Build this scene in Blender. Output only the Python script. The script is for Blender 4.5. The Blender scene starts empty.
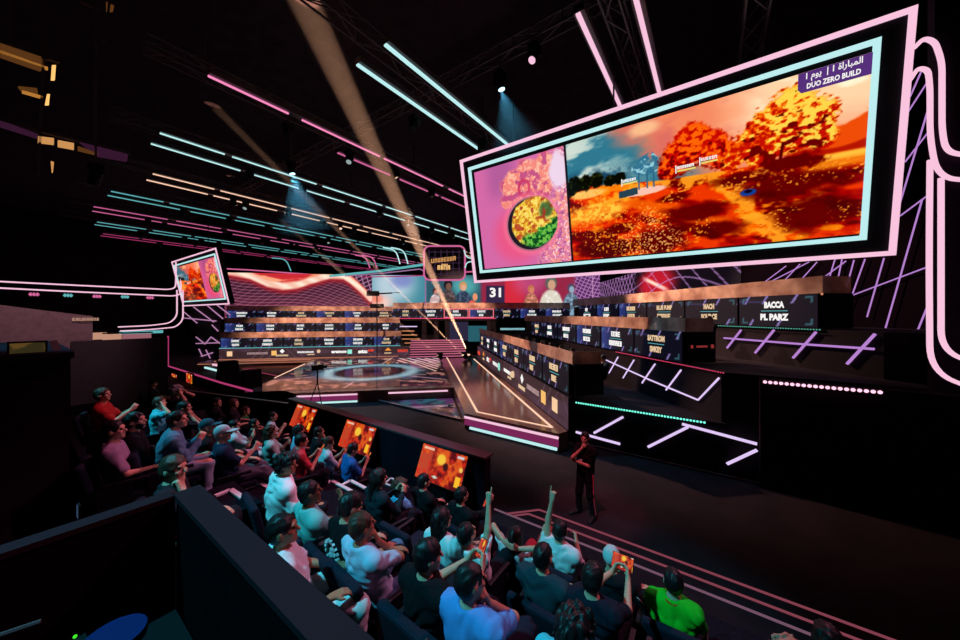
import bpy, bmesh, math, random
import numpy as np
from mathutils import Vector, Matrix
random.seed(4)
scene = bpy.context.scene
col = scene.collection
S2 = math.sqrt(0.5)

# ------------------------------------------------------------------ camera
H = 4.45
FPX = 333.0
YAW = math.radians(35.2)
VD = Vector((-math.sin(YAW), math.cos(YAW), 0))
RD = Vector((math.cos(YAW), math.sin(YAW), 0))
cam_d = bpy.data.cameras.new('camera')
cam = bpy.data.objects.new('camera', cam_d)
col.objects.link(cam)
cam.location = (0, 0, H)
cam.rotation_euler = (math.radians(90), 0, YAW)
cam_d.sensor_width = 36.0
cam_d.lens = 36.0 * FPX / 960.0
cam_d.shift_y = -6.0 / 960.0
cam_d.clip_start = 0.05
cam_d.clip_end = 300
scene.camera = cam


def ray(px, py):
    d = VD + RD * ((px - 480) / FPX)
    d = d.copy()
    d.z = (314 - py) / FPX
    return d


def on_plane(px, py, o, n):
    d = ray(px, py)
    c = Vector((0, 0, H))
    k = (Vector(o) - c).dot(n) / d.dot(n)
    return c + d * k


def ED(e, d, z=0.0):          # stage frame: e to the right of the runway, d away along it
    return Vector(((e - d) * S2, (e + d) * S2, z))


EV = Vector((S2, S2, 0))
DV = Vector((-S2, S2, 0))
ZV = Vector((0, 0, 1))

# ------------------------------------------------------------------ colours / materials


def lin(c):
    c = np.asarray(c, dtype=float)
    return np.where(c <= 0.04045, c / 12.92, ((c + 0.055) / 1.055) ** 2.4)


def rgb(r, g, b):
    return tuple(float(x) for x in lin(np.array([r, g, b]) / 255.0)) + (1.0,)


MATS = {}


def mat(name, c, rough=0.7, spec=0.3, metal=0.0, noise=0.0, nscale=30.0, bump=0.0):
    if name in MATS:
        return MATS[name]
    m = bpy.data.materials.new(name)
    m.use_nodes = True
    nt = m.node_tree
    b = nt.nodes['Principled BSDF']
    b.inputs['Base Color'].default_value = c
    b.inputs['Roughness'].default_value = rough
    b.inputs['Metallic'].default_value = metal
    b.inputs['Specular IOR Level'].default_value = spec
    if noise > 0 or bump > 0:
        tc = nt.nodes.new('ShaderNodeTexCoord')
        tx = nt.nodes.new('ShaderNodeTexNoise')
        tx.inputs['Scale'].default_value = nscale
        tx.inputs['Detail'].default_value = 4
        nt.links.new(tc.outputs['Object'], tx.inputs['Vector'])
        if noise > 0:
            rp = nt.nodes.new('ShaderNodeValToRGB')
            rp.color_ramp.elements[0].position = 0.3
            rp.color_ramp.elements[1].position = 0.7
            rp.color_ramp.elements[0].color = tuple(x * (1 - noise) for x in c[:3]) + (1,)
            rp.color_ramp.elements[1].color = tuple(min(1, x * (1 + noise)) for x in c[:3]) + (1,)
            nt.links.new(tx.outputs['Fac'], rp.inputs['Fac'])
            nt.links.new(rp.outputs['Color'], b.inputs['Base Color'])
        if bump > 0:
            bp = nt.nodes.new('ShaderNodeBump')
            bp.inputs['Strength'].default_value = bump
            nt.links.new(tx.outputs['Fac'], bp.inputs['Height'])
            nt.links.new(bp.outputs['Normal'], b.inputs['Normal'])
    MATS[name] = m
    return m


def emis(name, c, s=1.0, sample=False):
    if name in MATS:
        return MATS[name]
    m = bpy.data.materials.new(name)
    m.use_nodes = True
    nt = m.node_tree
    nt.nodes.remove(nt.nodes['Principled BSDF'])
    e = nt.nodes.new('ShaderNodeEmission')
    e.inputs['Color'].default_value = c
    e.inputs['Strength'].default_value = s
    nt.links.new(e.outputs[0], nt.nodes['Material Output'].inputs['Surface'])
    if not sample:
        m.cycles.emission_sampling = 'NONE'
    MATS[name] = m
    return m


def led_mat(name, s=1.0, sample=False, gloss=False):
    if name in MATS:
        return MATS[name]
    m = bpy.data.materials.new(name)
    m.use_nodes = True
    nt = m.node_tree
    b = nt.nodes['Principled BSDF']
    a = nt.nodes.new('ShaderNodeAttribute')
    a.attribute_name = 'Col'
    b.inputs['Base Color'].default_value = (0.008, 0.008, 0.01, 1)
    b.inputs['Roughness'].default_value = 0.08 if gloss else 0.6
    b.inputs['Specular IOR Level'].default_value = 0.6 if gloss else 0.1
    nt.links.new(a.outputs['Color'], b.inputs['Emission Color'])
    b.inputs['Emission Strength'].default_value = s
    if not sample:
        m.cycles.emission_sampling = 'NONE'
    MATS[name] = m
    return m


M_BLACK = mat('black_paint', rgb(20, 18, 22), 0.6, 0.15)
M_DARK = mat('dark_panel', rgb(32, 24, 31), 0.7, 0.12, noise=0.15, nscale=3)
M_FLOOR = mat('dark_hall_floor', rgb(40, 29, 35), 0.8, 0.08, noise=0.25, nscale=1.5)
M_CEIL = mat('black_ceiling', rgb(52, 43, 52), 0.9, 0.1, noise=0.3, nscale=2)
M_DRAPE = mat('black_drape', rgb(36, 25, 36), 0.95, 0.02, noise=0.2, nscale=2)
M_CARPET = mat('tier_carpet', rgb(27, 25, 34), 0.95, 0.02, noise=0.3, nscale=25)
M_STAGE = mat('glossy_stage_top', rgb(98, 68, 62), 0.16, 0.5, noise=0.15, nscale=4)
M_TRUSS = mat('black_truss_steel', rgb(74, 66, 70), 0.45, 0.5)
M_SEAT = mat('navy_seat_fabric', rgb(24, 30, 46), 0.9, 0.2, noise=0.15, nscale=40)
M_SEATP = mat('seat_plastic', rgb(20, 22, 32), 0.5, 0.4)
M_GREYF = mat('grey_stand_fabric', rgb(118, 100, 108), 0.9, 0.1, noise=0.15, nscale=6)
M_DKGREY = mat('dark_grey_stand_panel', rgb(52, 46, 52), 0.85, 0.2, noise=0.12, nscale=4)
M_LEDGE = mat('ledge_top', rgb(100, 72, 78), 0.6, 0.3)
M_PARA = mat('parapet_cloth', rgb(22, 14, 17), 0.95, 0.0, noise=0.15, nscale=12)
M_WHITEMARK = mat('step_nosing_white', rgb(235, 235, 235), 0.6, 0.3)
M_METAL = mat('steel_grey', rgb(120, 118, 122), 0.35, 0.5, metal=0.8)

T_PINK = emis('tube_pink', rgb(250, 196, 222), 1.0)
T_MAG = emis('tube_magenta', rgb(206, 100, 150), 1.0)
T_DMAG = emis('tube_dim_magenta', rgb(170, 55, 105), 1.0)
T_CYAN = emis('tube_cyan', rgb(190, 238, 240), 1.0)
T_TEAL = emis('tube_teal', rgb(96, 176, 180), 1.0)
T_WARM = emis('tube_warm', rgb(255, 205, 176), 1.05)
T_ORNG = emis('tube_orange', rgb(240, 170, 135), 1.0)
T_VIO = emis('tube_violet', rgb(184, 130, 208), 1.0)
T_LAV = emis('tube_lavender', rgb(226, 200, 248), 1.0)
T_WHITE = emis('lettering_white', rgb(250, 246, 244), 1.0)
T_CREAM = emis('lettering_cream', rgb(242, 206, 164), 0.9)
T_RED = emis('lettering_red', rgb(240, 70, 50), 1.0)
T_ORAN = emis('lettering_orange', rgb(248, 150, 60), 1.0)
T_MINT = emis('lettering_mint', rgb(150, 235, 215), 1.0)
T_GRLED = emis('led_green_dot', rgb(120, 255, 225), 1.3)
T_PKLED = emis('led_pink_dot', rgb(255, 190, 215), 1.4)
T_RDLED = emis('led_red_dot', rgb(225, 70, 110), 1.0)
T_GOLD = emis('gold_lit', rgb(225, 160, 95), 0.8)
T_AMBER = emis('amber_lamp', rgb(255, 190, 110), 1.2)

# ------------------------------------------------------------------ mesh builders


def wloc(o):
    v = Vector((0, 0, 0))
    while o is not None:
        v += Vector(o.location)
        o = o.parent
    return v


class MB:
    def __init__(self):
        self.v = []
        self.f = []

    def add(self, vs, fs):
        n = len(self.v)
        self.v += [tuple(x) for x in vs]
        self.f += [tuple(i + n for i in f) for f in fs]

    def box(self, c, s, ax=None):
        c = Vector(c)
        if ax is None:
            ax = (Vector((1, 0, 0)), Vector((0, 1, 0)), Vector((0, 0, 1)))
        h = [Vector(a) * (k / 2) for a, k in zip(ax, s)]
        vs = [c + h[0] * i + h[1] * j + h[2] * k for k in (-1, 1) for j in (-1, 1) for i in (-1, 1)]
        self.add(vs, [(0, 2, 3, 1), (4, 5, 7, 6), (0, 1, 5, 4), (2, 6, 7, 3), (0, 4, 6, 2), (1, 3, 7, 5)])
        return self

    def prism(self, pts, z0, z1):
        n = len(pts)
        vs = [(p[0], p[1], z0) for p in pts] + [(p[0], p[1], z1) for p in pts]
        fs = [tuple(reversed(range(n))), tuple(range(n, 2 * n))]
        fs += [(i, (i + 1) % n, n + (i + 1) % n, n + i) for i in range(n)]
        self.add(vs, fs)
        return self

    def slab(self, pts, nrm, th):          # planar polygon in space with thickness
        n = len(pts)
        nv = Vector(nrm) * th
        vs = [Vector(p) for p in pts] + [Vector(p) + nv for p in pts]
        fs = [tuple(reversed(range(n))), tuple(range(n, 2 * n))]
        fs += [(i, (i + 1) % n, n + (i + 1) % n, n + i) for i in range(n)]
        self.add(vs, fs)
        return self

    def bar(self, a, b, w, h=None, up=None):
        a, b = Vector(a), Vector(b)
        h = h or w
        d = (b - a)
        L = d.length
        if L < 1e-6:
            return self
        d /= L
        up = Vector(up) if up is not None else Vector((0, 0, 1))
        if abs(d.dot(up)) > 0.98:
            up = Vector((1, 0, 0))
        s = d.cross(up).normalized()
        u = s.cross(d).normalized()
        return self.box((a + b) / 2, (L, w, h), (d, s, u))

    def tube(self, pts, r, n=8, r2=None):
        pts = [Vector(p) for p in pts]
        rings = []
        m = len(pts)
        prev = None
        base = len(self.v)
        for i, p in enumerate(pts):
            t = (pts[min(i + 1, m - 1)] - pts[max(i - 1, 0)])
            t.normalize()
            if prev is None:
                up = Vector((0, 0, 1)) if abs(t.z) < 0.95 else Vector((1, 0, 0))
                s = t.cross(up).normalized()
            else:
                s = (prev - t * prev.dot(t)).normalized()
            prev = s
            u = s.cross(t)
            rr = r if r2 is None else r + (r2 - r) * i / (m - 1)
            for k in range(n):
                a = 2 * math.pi * k / n
                self.v.append(tuple(p + (s * math.cos(a) + u * math.sin(a)) * rr))
        for i in range(m - 1):
            for k in range(n):
                k2 = (k + 1) % n
                self.f.append((base + i * n + k, base + (i + 1) * n + k, base + (i + 1) * n + k2, base + i * n + k2))
        self.f.append(tuple(base + k for k in range(n)))
        self.f.append(tuple(base + (m - 1) * n + k for k in reversed(range(n))))
        return self

    def ball(self, c, r, n=10, m=6):
        c = Vector(c)
        rr = r if hasattr(r, '__len__') else (r, r, r)
        base = len(self.v)
        for i in range(1, m):
            th = math.pi * i / m
            for k in range(n):
                a = 2 * math.pi * k / n
                self.v.append((c.x + rr[0] * math.sin(th) * math.cos(a), c.y + rr[1] * math.sin(th) * math.sin(a), c.z + rr[2] * math.cos(th)))
        t = len(self.v)
        self.v.append((c.x, c.y, c.z + rr[2]))
        self.v.append((c.x, c.y, c.z - rr[2]))
        for i in range(m - 2):
            for k in range(n):
                k2 = (k + 1) % n
                self.f.append((base + i * n + k, base + (i + 1) * n + k, base + (i + 1) * n + k2, base + i * n + k2))
        for k in range(n):
            k2 = (k + 1) % n
            self.f.append((t, base + k, base + k2))
            self.f.append((t + 1, base + (m - 2) * n + k2, base + (m - 2) * n + k))
        return self

    def build(self, name, m, parent=None, loc=None, smooth=False, bevel=0.0):
        me = bpy.data.meshes.new(name)
        off = Vector(loc) if loc is not None else Vector((0, 0, 0))
        me.from_pydata([tuple(Vector(x) - off) for x in self.v], [], self.f)
        me.update()
        if m is not None:
            me.materials.append(m)
        if smooth:
            me.polygons.foreach_set('use_smooth', [True] * len(me.polygons))
        o = bpy.data.objects.new(name, me)
        o.location = off
        col.objects.link(o)
        if parent is not None:
            o.parent = parent
            o.location = off if loc is not None else -wloc(parent)
        if bevel:
            bm_ = o.modifiers.new('bevel', 'BEVEL')
            bm_.width = bevel
            bm_.segments = 2
            bm_.limit_method = 'ANGLE'
        return o


# NOTE: parts are built in world coordinates; parents are Empties with no rotation,
# so a part's location is simply minus its parent's location.


def tag(o, label, cat, group=None, kind=None):
    o['label'] = label
    o['category'] = cat
    if group:
        o['group'] = group
    if kind:
        o['kind'] = kind
    return o


def thing(name, label, cat, loc=(0, 0, 0), group=None):
    o = bpy.data.objects.new(name, None)
    o.empty_display_size = 0.2
    o.location = loc
    col.objects.link(o)
    return tag(o, label, cat, group)


def struct(o):
    o['kind'] = 'structure'
    return o


def copy_tree(o, parent=None):
    c = o.copy()
    col.objects.link(c)
    if parent is not None:
        c.parent = parent
    for ch in list(o.children):
        copy_tree(ch, c)
    return c


ORD = ['first', 'second', 'third', 'fourth', 'fifth', 'sixth', 'seventh', 'eighth', 'ninth', 'tenth', 'eleventh', 'twelfth']

# ------------------------------------------------------------------ painting helpers (pictures shown on LED walls)


def _hash(ix, iy, s):
    n = (ix * 374761393 + iy * 668265263 + s * 974711) & 0x7fffffff
    n = ((n ^ (n >> 13)) * 1274126177) & 0x7fffffff
    return ((n ^ (n >> 16)) & 0xffff) / 65535.0


def vnoise(x, y, s=0):
    x = np.asarray(x, float)
    y = np.asarray(y, float)
    ix = np.floor(x).astype(np.int64)
    iy = np.floor(y).astype(np.int64)
    fx = x - ix
    fy = y - iy
    fx = fx * fx * (3 - 2 * fx)
    fy = fy * fy * (3 - 2 * fy)
    a = _hash(ix, iy, s)
    b = _hash(ix + 1, iy, s)
    c = _hash(ix, iy + 1, s)
    d = _hash(ix + 1, iy + 1, s)
    return a + (b - a) * fx + (c - a) * fy + (a - b - c + d) * fx * fy


def fbm(x, y, s=0, o=4):
    t = 0
    amp = 0.5
    for i in range(o):
        t = t + amp * vnoise(x, y, s + i * 17)
        x = x * 2.03
        y = y * 2.03
        amp *= 0.5
    return t / (1 - 0.5 ** o)


def sst(a, b, x):
    t = np.clip((x - a) / (b - a), 0, 1)
    return t * t * (3 - 2 * t)


def mixc(c, k, m):
    k = np.asarray(k, float) / 255.0
    m = np.asarray(m)[..., None]
    return c * (1 - m) + k * m


def seg_d(x, y, a, b):
    ax, ay = a
    bx, by = b
    dx, dy = bx - ax, by - ay
    t = np.clip(((x - ax) * dx + (y - ay) * dy) / (dx * dx + dy * dy + 1e-9), 0, 1)
    return np.hypot(x - ax - t * dx, y - ay - t * dy)


def poly_in(x, y, pts):
    ins = np.zeros(np.shape(x), bool)
    n = len(pts)
    for i in range(n):
        x1, y1 = pts[i]
        x2, y2 = pts[(i + 1) % n]
        c = ((y1 > y) != (y2 > y)) & (x < (x2 - x1) * (y - y1) / (y2 - y1 + 1e-12) + x1)
        ins ^= c
    return ins.astype(float)


def led_grid(name, o, uv, vv, lu, lv, nu, nv, painter, m, parent=None):
    """flat LED surface: o = lower left corner, uv/vv unit vectors; painter(x, y) in metres -> sRGB"""
    xs = np.linspace(0, lu, nu)
    ys = np.linspace(0, lv, nv)
    X, Y = np.meshgrid(xs, ys)
    C = painter(X, Y)
    P = (np.array(o)[None, None, :] + X[..., None] * np.array(uv) + Y[..., None] * np.array(vv)).reshape(-1, 3)
    idx = np.arange(nu * nv).reshape(nv, nu)
    F = np.stack([idx[:-1, :-1], idx[:-1, 1:], idx[1:, 1:], idx[1:, :-1]], -1).reshape(-1, 4)
    me = bpy.data.meshes.new(name)
    me.vertices.add(len(P))
    me.vertices.foreach_set('co', P.ravel())
    me.loops.add(F.size)
    me.loops.foreach_set('vertex_index', F.ravel())
    me.polygons.add(len(F))
    me.polygons.foreach_set('loop_start', np.arange(0, F.size, 4))
    me.update(calc_edges=True)
    at = me.color_attributes.new('Col', 'FLOAT_COLOR', 'POINT')
    cc = np.ones((len(P), 4))
    cc[:, :3] = lin(np.clip(C.reshape(-1, 3), 0, 1))
    at.data.foreach_set('color', cc.ravel())
    me.materials.append(m)
    ob = bpy.data.objects.new(name, me)
    col.objects.link(ob)
    if parent is not None:
        ob.parent = parent
        ob.location = -wloc(parent)
    return ob


def text_mesh(name, body, size, o, uv, vv, m, parent, width=None, bold=0.0, shear=0.0, height=None):
    """flat raised lettering centred on o in the plane uv/vv"""
    c = bpy.data.curves.new('lettering', 'FONT')
    c.body = body
    c.size = size
    c.align_x = 'CENTER'
    c.align_y = 'CENTER'
    c.offset = bold
    c.shear = shear
    c.resolution_u = 2
    t = bpy.data.objects.new('lettering_source', c)
    col.objects.link(t)
    bpy.context.view_layer.update()
    me = bpy.data.meshes.new_from_object(t.evaluated_get(bpy.context.evaluated_depsgraph_get()))
    bpy.data.objects.remove(t)
    bpy.data.curves.remove(c)
    n = len(me.vertices)
    co = np.zeros(n * 3)
    me.vertices.foreach_get('co', co)
    co = co.reshape(-1, 3)
    mn, mx = co.min(0), co.max(0)
    co -= (mn + mx) / 2
    if width:
        co[:, 0] *= width / max(1e-6, mx[0] - mn[0])
    if height:
        co[:, 1] *= height / max(1e-6, mx[1] - mn[1])
    P = np.array(o)[None] + co[:, :1] * np.array(uv) + co[:, 1:2] * np.array(vv)
    me.vertices.foreach_set('co', P.ravel())
    me.update()
    me.materials.clear()
    me.materials.append(m)
    ob = bpy.data.objects.new(name, me)
    col.objects.link(ob)
    if parent is not None:
        ob.parent = parent
        ob.location = -wloc(parent)
    return ob


def glyph_blocks(mb, c, w, h, uv, vv, nrm, rng):
    """a run of small illegible letter blocks centred on c"""
    uv, vv, nrm, c = Vector(uv), Vector(vv), Vector(nrm), Vector(c)
    x = -w / 2
    while x < w / 2 - 0.02:
        lw = h * rng.uniform(0.5, 0.75)
        if x + lw > w / 2:
            break
        k = rng.randint(0, 3)
        cc = c + uv * (x + lw / 2)
        t = h * 0.24
        ax = (uv, vv, nrm)
        mb.box(cc - uv * (lw / 2 - t / 2), (t, h, 0.012), ax)
        if k != 1:
            mb.box(cc + uv * (lw / 2 - t / 2), (t, h, 0.012), ax)
        if k in (0, 1, 3):
            mb.box(cc + vv * (h / 2 - t / 2), (lw, t, 0.012), ax)
        if k in (1, 2):
            mb.box(cc - vv * (h / 2 - t / 2), (lw, t, 0.012), ax)
        if k in (0, 1):
            mb.box(cc, (lw, t * 0.8, 0.012), ax)
        x += lw + h * 0.14
    return mb
# ================================================================== ROOM SHELL
struct(MB().box((-18, 17, -0.15), (76, 62, 0.3)).build('floor', M_FLOOR))
struct(MB().box((-18, 17, 14.65), (76, 62, 0.3)).build('ceiling', M_CEIL))
struct(MB().box((-55.0, 17, 7), (0.4, 62, 14.6)).build('wall_left', M_DRAPE))
struct(MB().box((-18, 48.0, 7), (76, 0.4, 14.6)).build('wall_back', M_DRAPE))
struct(MB().box((18.5, 17, 7), (0.4, 62, 14.6)).build('wall_right', M_DRAPE))
struct(MB().box((-18, -12.5, 7), (76, 0.4, 14.6)).build('wall_rear', M_DRAPE))

# ================================================================== HANGING SCREENS


def paint_game(X, Y):
    """11.89 x 4.28 m picture: food panel left, autumn landscape right"""
    x = X + 0.68
    y = Y + 0.62
    C = np.zeros(x.shape + (3,))
    # ---- landscape
    n1 = fbm(x * 0.9, y * 1.8, 3)
    n2 = fbm(x * 3.2, y * 4.5, 8)
    n3 = fbm(x * 9, y * 11, 12, 3)
    # sky
    C = mixc(C, (60, 128, 150), np.ones_like(x))
    C = mixc(C, (200, 212, 206), sst(0.42, 0.7, fbm(x * 1.1 - y * .6, y * 2.6, 5)) * sst(8.6, 5, x))
    C = mixc(C, (38, 84, 110), sst(0.45, 0.7, n2) * sst(7.8, 6.2, x) * sst(4.0, 3.5, y))
    warm = sst(6.9, 8.6, x + 0.9 * (y - 4) + (n1 - .5))
    C = mixc(C, (232, 142, 110), warm)
    C = mixc(C, (250, 205, 170), sst(9.4, 11.2, x + .8 * n1) * sst(3.2, 4.6, y + n1))
    C = mixc(C, (214, 120, 110), sst(.5, .75, n1) * warm * sst(11.0, 9.0, x))
    C = mixc(C, (240, 190, 150), sst(.55, .2, np.hypot((x - 7.55) / 1.2, (y - 4.62 - .1 * n2) / .55)) * .9)
    C = mixc(C, (255, 232, 205), sst(.55, .8, fbm(x * 1.6 + y, y * 2.5, 41)) * sst(10, 11, x))
    # far hill on the right
    C = mixc(C, (226, 92, 34), sst(.0, .12, 3.42 + .25 * np.sin(x * 2.1) + .3 * (n2 - .5) - y) * sst(11.2, 11.8, x))
    C = mixc(C, (176, 44, 20), sst(.0, .08, 3.02 + .1 * np.sin(x * 3) - y) * sst(10.8, 11.3, x))
    # ground
    hz = np.where(x < 8, 3.36 - (x - 5.1) * 0.13, 2.98 - (x - 8) * 0.05)
    g = sst(0, 0.06, hz - y)
    gr = np.zeros_like(C)
    t = fbm(x * 1.1 + y * 1.7, y * 2.6 - x * 0.35, 21)
    gr = mixc(gr, (176, 30, 8), np.ones_like(x))
    gr = mixc(gr, (226, 74, 12), sst(.46, .62, t))
    gr = mixc(gr, (92, 8, 12), sst(.5, .36, t) * .85)
    gr = mixc(gr, (248, 150, 40), sst(.62, .74, fbm(x * 1.6 + 4 + y, y * 3.5, 33)) * .8)
    # pale yellow meadow, left middle
    gr = mixc(gr, (250, 196, 84), sst(1.0, .45, np.hypot((x - 5.9) / 1.7, (y - 2.3 - .1 * (x - 5.6)) / .5) + .5 * (n2 - .5)) * (.55 + .45 * sst(.35, .6, n3)))
    dg = (y - 2.45 + .42 * (x - 7.0))
    gr = mixc(gr, (232, 104, 30), sst(.34, .12, np.abs(dg) + .3 * (n2 - .5)) * sst(6.4, 7.2, x) * sst(10.6, 9.6, x) * .9)
    gr = mixc(gr, (120, 12, 10), sst(.16, .05, np.abs(dg + .42) + .25 * (n2 - .5)) * sst(6.8, 7.6, x) * sst(10.4, 9.6, x) * .9)
    gr = mixc(gr, (250, 210, 130), sst(.9, .5, np.hypot((x - 5.6) / .9, (y - 3.0) / .22)) * .85)
    # path
    pth = np.minimum(np.minimum(seg_d(x, y, (6.4, 2.65), (8.2, 2.9)), seg_d(x, y, (8.2, 2.9), (9.6, 2.75)) * 1.2),
                     np.minimum(seg_d(x, y, (9.5, 2.65), (9.9, 2.0)), seg_d(x, y, (9.9, 2.0), (11.0, 0.9)) * .7))
    gr = mixc(gr, (252, 168, 58), sst(.3, .06, pth + .75 * (n2 - .5) + .25 * (n3 - .5)) * .9)
    # dark foreground hollows
    for (cx_, cy_, rx, ry) in ((9.0, 1.8, 1.0, .3), (8.0, 1.05, .9, .5), (11.3, 2.15, 1.2, .4), (6.0, .9, 1.2, .3), (11.7, 1.3, .9, .5), (9.6, 1.15, .7, .25), (10.2, 2.55, .9, .18), (8.3, 2.35, .5, .12), (6.6, 1.6, .6, .2)):
        gr = mixc(gr, (84, 8, 14), sst(1.25, .6, np.hypot((x - cx_) / rx, (y - cy_) / ry) + .8 * (n2 - .5)) * .85)
    gr = mixc(gr, (255, 170, 70), sst(.62, .74, fbm(x * 16, y * 20, 61, 2)) * sst(.45, .6, fbm(x * 1.3, y * 1.7, 70)) * .8)
    gr = mixc(gr, (250, 190, 120), sst(.68, .76, vnoise(x * 22, y * 26, 81)) * sst(1.6, .8, np.abs(x - 7.6) + np.abs(y - 1.0)) * .8)
    C = C * (1 - g[..., None]) + gr * g[..., None]
    # bright field at the horizon right
    C = mixc(C, (252, 190, 84), sst(.14, .04, np.abs(y - 2.78 + .01 * x)) * sst(10.2, 10.7, x))
    C = mixc(C, (240, 150, 50), sst(.2, .02, np.abs(y - 2.5)) * sst(11.2, 11.8, x) * .8)
    # dark green trees left
    tre = np.zeros_like(x)
    for (cx_, cy_, r_) in ((5.15, 3.42, .3), (5.55, 3.4, .27), (5.95, 3.42, .28), (6.4, 3.3, .2), (4.95, 3.3, .3), (6.75, 3.3, .2)):
        tre = np.maximum(tre, sst(1.15, .8, np.hypot(x - cx_, (y - cy_) * 1.0) / r_ + .5 * (n3 - .5)))
    C = mixc(C, (26, 36, 28), tre)
    C = mixc(C, (70, 88, 40), tre * sst(.55, .75, n3) * .7)
    # teal lookout house
    C = mixc(C, (236, 190, 176), sst(1.1, .8, np.hypot((x - 7.45) / .75, (y - 2.72) / .13)))
    bl = poly_in(x, y, [(7.1, 3.35), (7.15, 3.6), (7.4, 3.8), (7.75, 3.95), (8.0, 3.6), (7.95, 3.3), (7.6, 3.2)]) * sst(.32, .5, fbm(x * 7, y * 8, 92, 3))
    C = mixc(C, (62, 122, 150), bl)
    C = mixc(C, (150, 200, 214), bl * sst(.55, .68, n3))
    for lx in (7.35, 7.6, 7.8):
        C = mixc(C, (60, 110, 136), sst(.035, .015, np.abs(x - lx)) * (y > 2.8) * (y < 3.35))
    C = mixc(C, (54, 84, 96), poly_in(x, y, [(6.7, 2.62), (6.7, 2.85), (7.3, 2.9), (7.3, 2.66)]))
    # red bush and big golden tree
    bu = np.zeros_like(x)
    for (cx_, cy_, r_) in ((8.55, 3.55, .55), (8.9, 3.95, .5), (9.35, 3.6, .5), (9.7, 3.3, .42), (8.25, 3.25, .35)):
        bu = np.maximum(bu, sst(1.1, .85, np.hypot(x - cx_, y - cy_) / r_ + .5 * (n3 - .5)))
    C = mixc(C, (196, 36, 14), bu)
    C = mixc(C, (246, 112, 34), bu * sst(.48, .62, n3 + .12 * (y - 3.6)))
    C = mixc(C, (110, 12, 12), bu * sst(.48, .36, n3 + .25 * (y - 3.3)))
    bt = np.zeros_like(x)
    for (cx_, cy_, r_) in ((11.15, 4.15, .52), (10.75, 3.85, .52), (11.6, 3.8, .45), (10.4, 3.5, .45), (11.1, 3.45, .55), (11.7, 3.3, .38), (10.1, 3.3, .35), (9.85, 3.1, .3), (10.5, 3.05, .35)):
        bt = np.maximum(bt, sst(1.1, .85, np.hypot(x - cx_, y - cy_) / r_ + .6 * (n3 - .5)))
    C = mixc(C, (232, 104, 24), bt)
    C = mixc(C, (255, 206, 92), bt * sst(.44, .6, n3 + .1 * (y - 3.7) + .08 * (x - 11)))
    C = mixc(C, (190, 40, 10), bt * sst(.5, .38, n3 + .14 * (y - 3.5)))
    C = mixc(C, (110, 14, 8), bt * sst(.4, .3, fbm(x * 5, y * 7, 17, 3) + .1 * (y - 3.4)))
    C = mixc(C, (92, 14, 12), sst(.05, .02, np.abs(x - 10.95 - .12 * (y - 2.9))) * (y > 2.6) * (y < 3.3))
    C = mixc(C, (104, 10, 12), sst(1.1, .6, np.hypot((x - 11.15) / .75, (y - 2.72) / .26) + .8 * (n3 - .5)))
    # blue car
    C = mixc(C, (36, 78, 150), sst(1.1, .8, np.hypot((x - 10.26) / .2, (y - 2.12) / .1)))
    C = mixc(C, (30, 30, 46), sst(1.1, .8, np.hypot((x - 10.26) / .1, (y - 2.15) / .05)))
    C = np.clip((C - .5) * np.array([1.16, 1.22, 1.2]) + np.array([.49, .47, .46]), 0, 1)
    # ---- left food panel
    L = np.zeros_like(C)
    L = mixc(L, (214, 106, 168), np.ones_like(x))
    L = mixc(L, (240, 84, 130), sst(1.5, .7, np.hypot((x - 2.5), (y - 1.9))) * .8)
    L = mixc(L, (168, 88, 150), sst(1.0, 2.0, y + .5 * (x - 1)) * sst(1.1, .2, np.abs(x - 2.0)) * sst(3.0, 4.2, y) * .7)
    pn = fbm(x * 4, y * 4, 101)
    pn2 = fbm(x * 11, y * 11, 105, 3)
    right = sst(3.6, 4.3, x + .8 * (pn - .5) + .2 * (2.5 - y))
    L = mixc(L, (220, 120, 166), right)
    L = mixc(L, (248, 150, 140), right * sst(.45, .6, pn2))
    L = mixc(L, (170, 80, 150), right * sst(.55, .68, fbm(x * 8, y * 8, 111, 3)) * .8)
    L = mixc(L, (255, 205, 205), right * sst(.66, .76, vnoise(x * 17, y * 17, 120)))
    foam = np.zeros_like(x)
    for (cx_, cy_, r_) in ((2.6, 3.95, .62), (3.3, 4.2, .65), (3.7, 3.7, .6), (2.2, 3.35, .32), (2.9, 3.3, .6), (4.0, 4.4, .5)):
        foam = np.maximum(foam, sst(1.1, .8, np.hypot(x - cx_, y - cy_) / r_ + .5 * (pn - .5)))
    L = mixc(L, (246, 136, 122), foam)
    L = mixc(L, (255, 188, 160), foam * sst(.5, .64, pn2))
    L = mixc(L, (200, 80, 130), foam * sst(.46, .38, pn))
    L = mixc(L, (240, 214, 236), sst(1.15, .7, np.hypot((x - 4.55) / .4, (y - 4.1) / .75) + .6 * (pn - .5)))
    swl = np.abs(np.hypot(x - 3.05, (y - 3.75) * .8) - .24)
    L = mixc(L, (206, 50, 92), sst(.08, .03, swl) * .8)
    rb = np.hypot((x - 3.2) / 1.12, (y - 2.28) / 1.08)
    L = mixc(L, (250, 120, 150), sst(1.28, 1.05, rb) * .6)
    L = mixc(L, (34, 22, 34), sst(1.02, .99, rb))
    L = mixc(L, (190, 120, 140), sst(.03, .012, np.abs(rb - .98)))
    fo = sst(1.0, .95, np.hypot((x - 3.35) / 1.05, (y - 2.33) / 1.03) + .1 * (pn - .5))
    ye = sst(-.15, .15, (y - 2.0) - .5 * (x - 3.4) + .8 * (pn - .5))
    L = mixc(L, (30, 122, 38), fo)
    L = mixc(L, (110, 190, 70), fo * sst(.5, .62, pn2))
    L = mixc(L, (14, 66, 26), fo * sst(.46, .38, pn2))
    L = mixc(L, (240, 190, 50), fo * ye)
    L = mixc(L, (255, 226, 110), fo * ye * sst(.5, .64, pn2))
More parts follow.
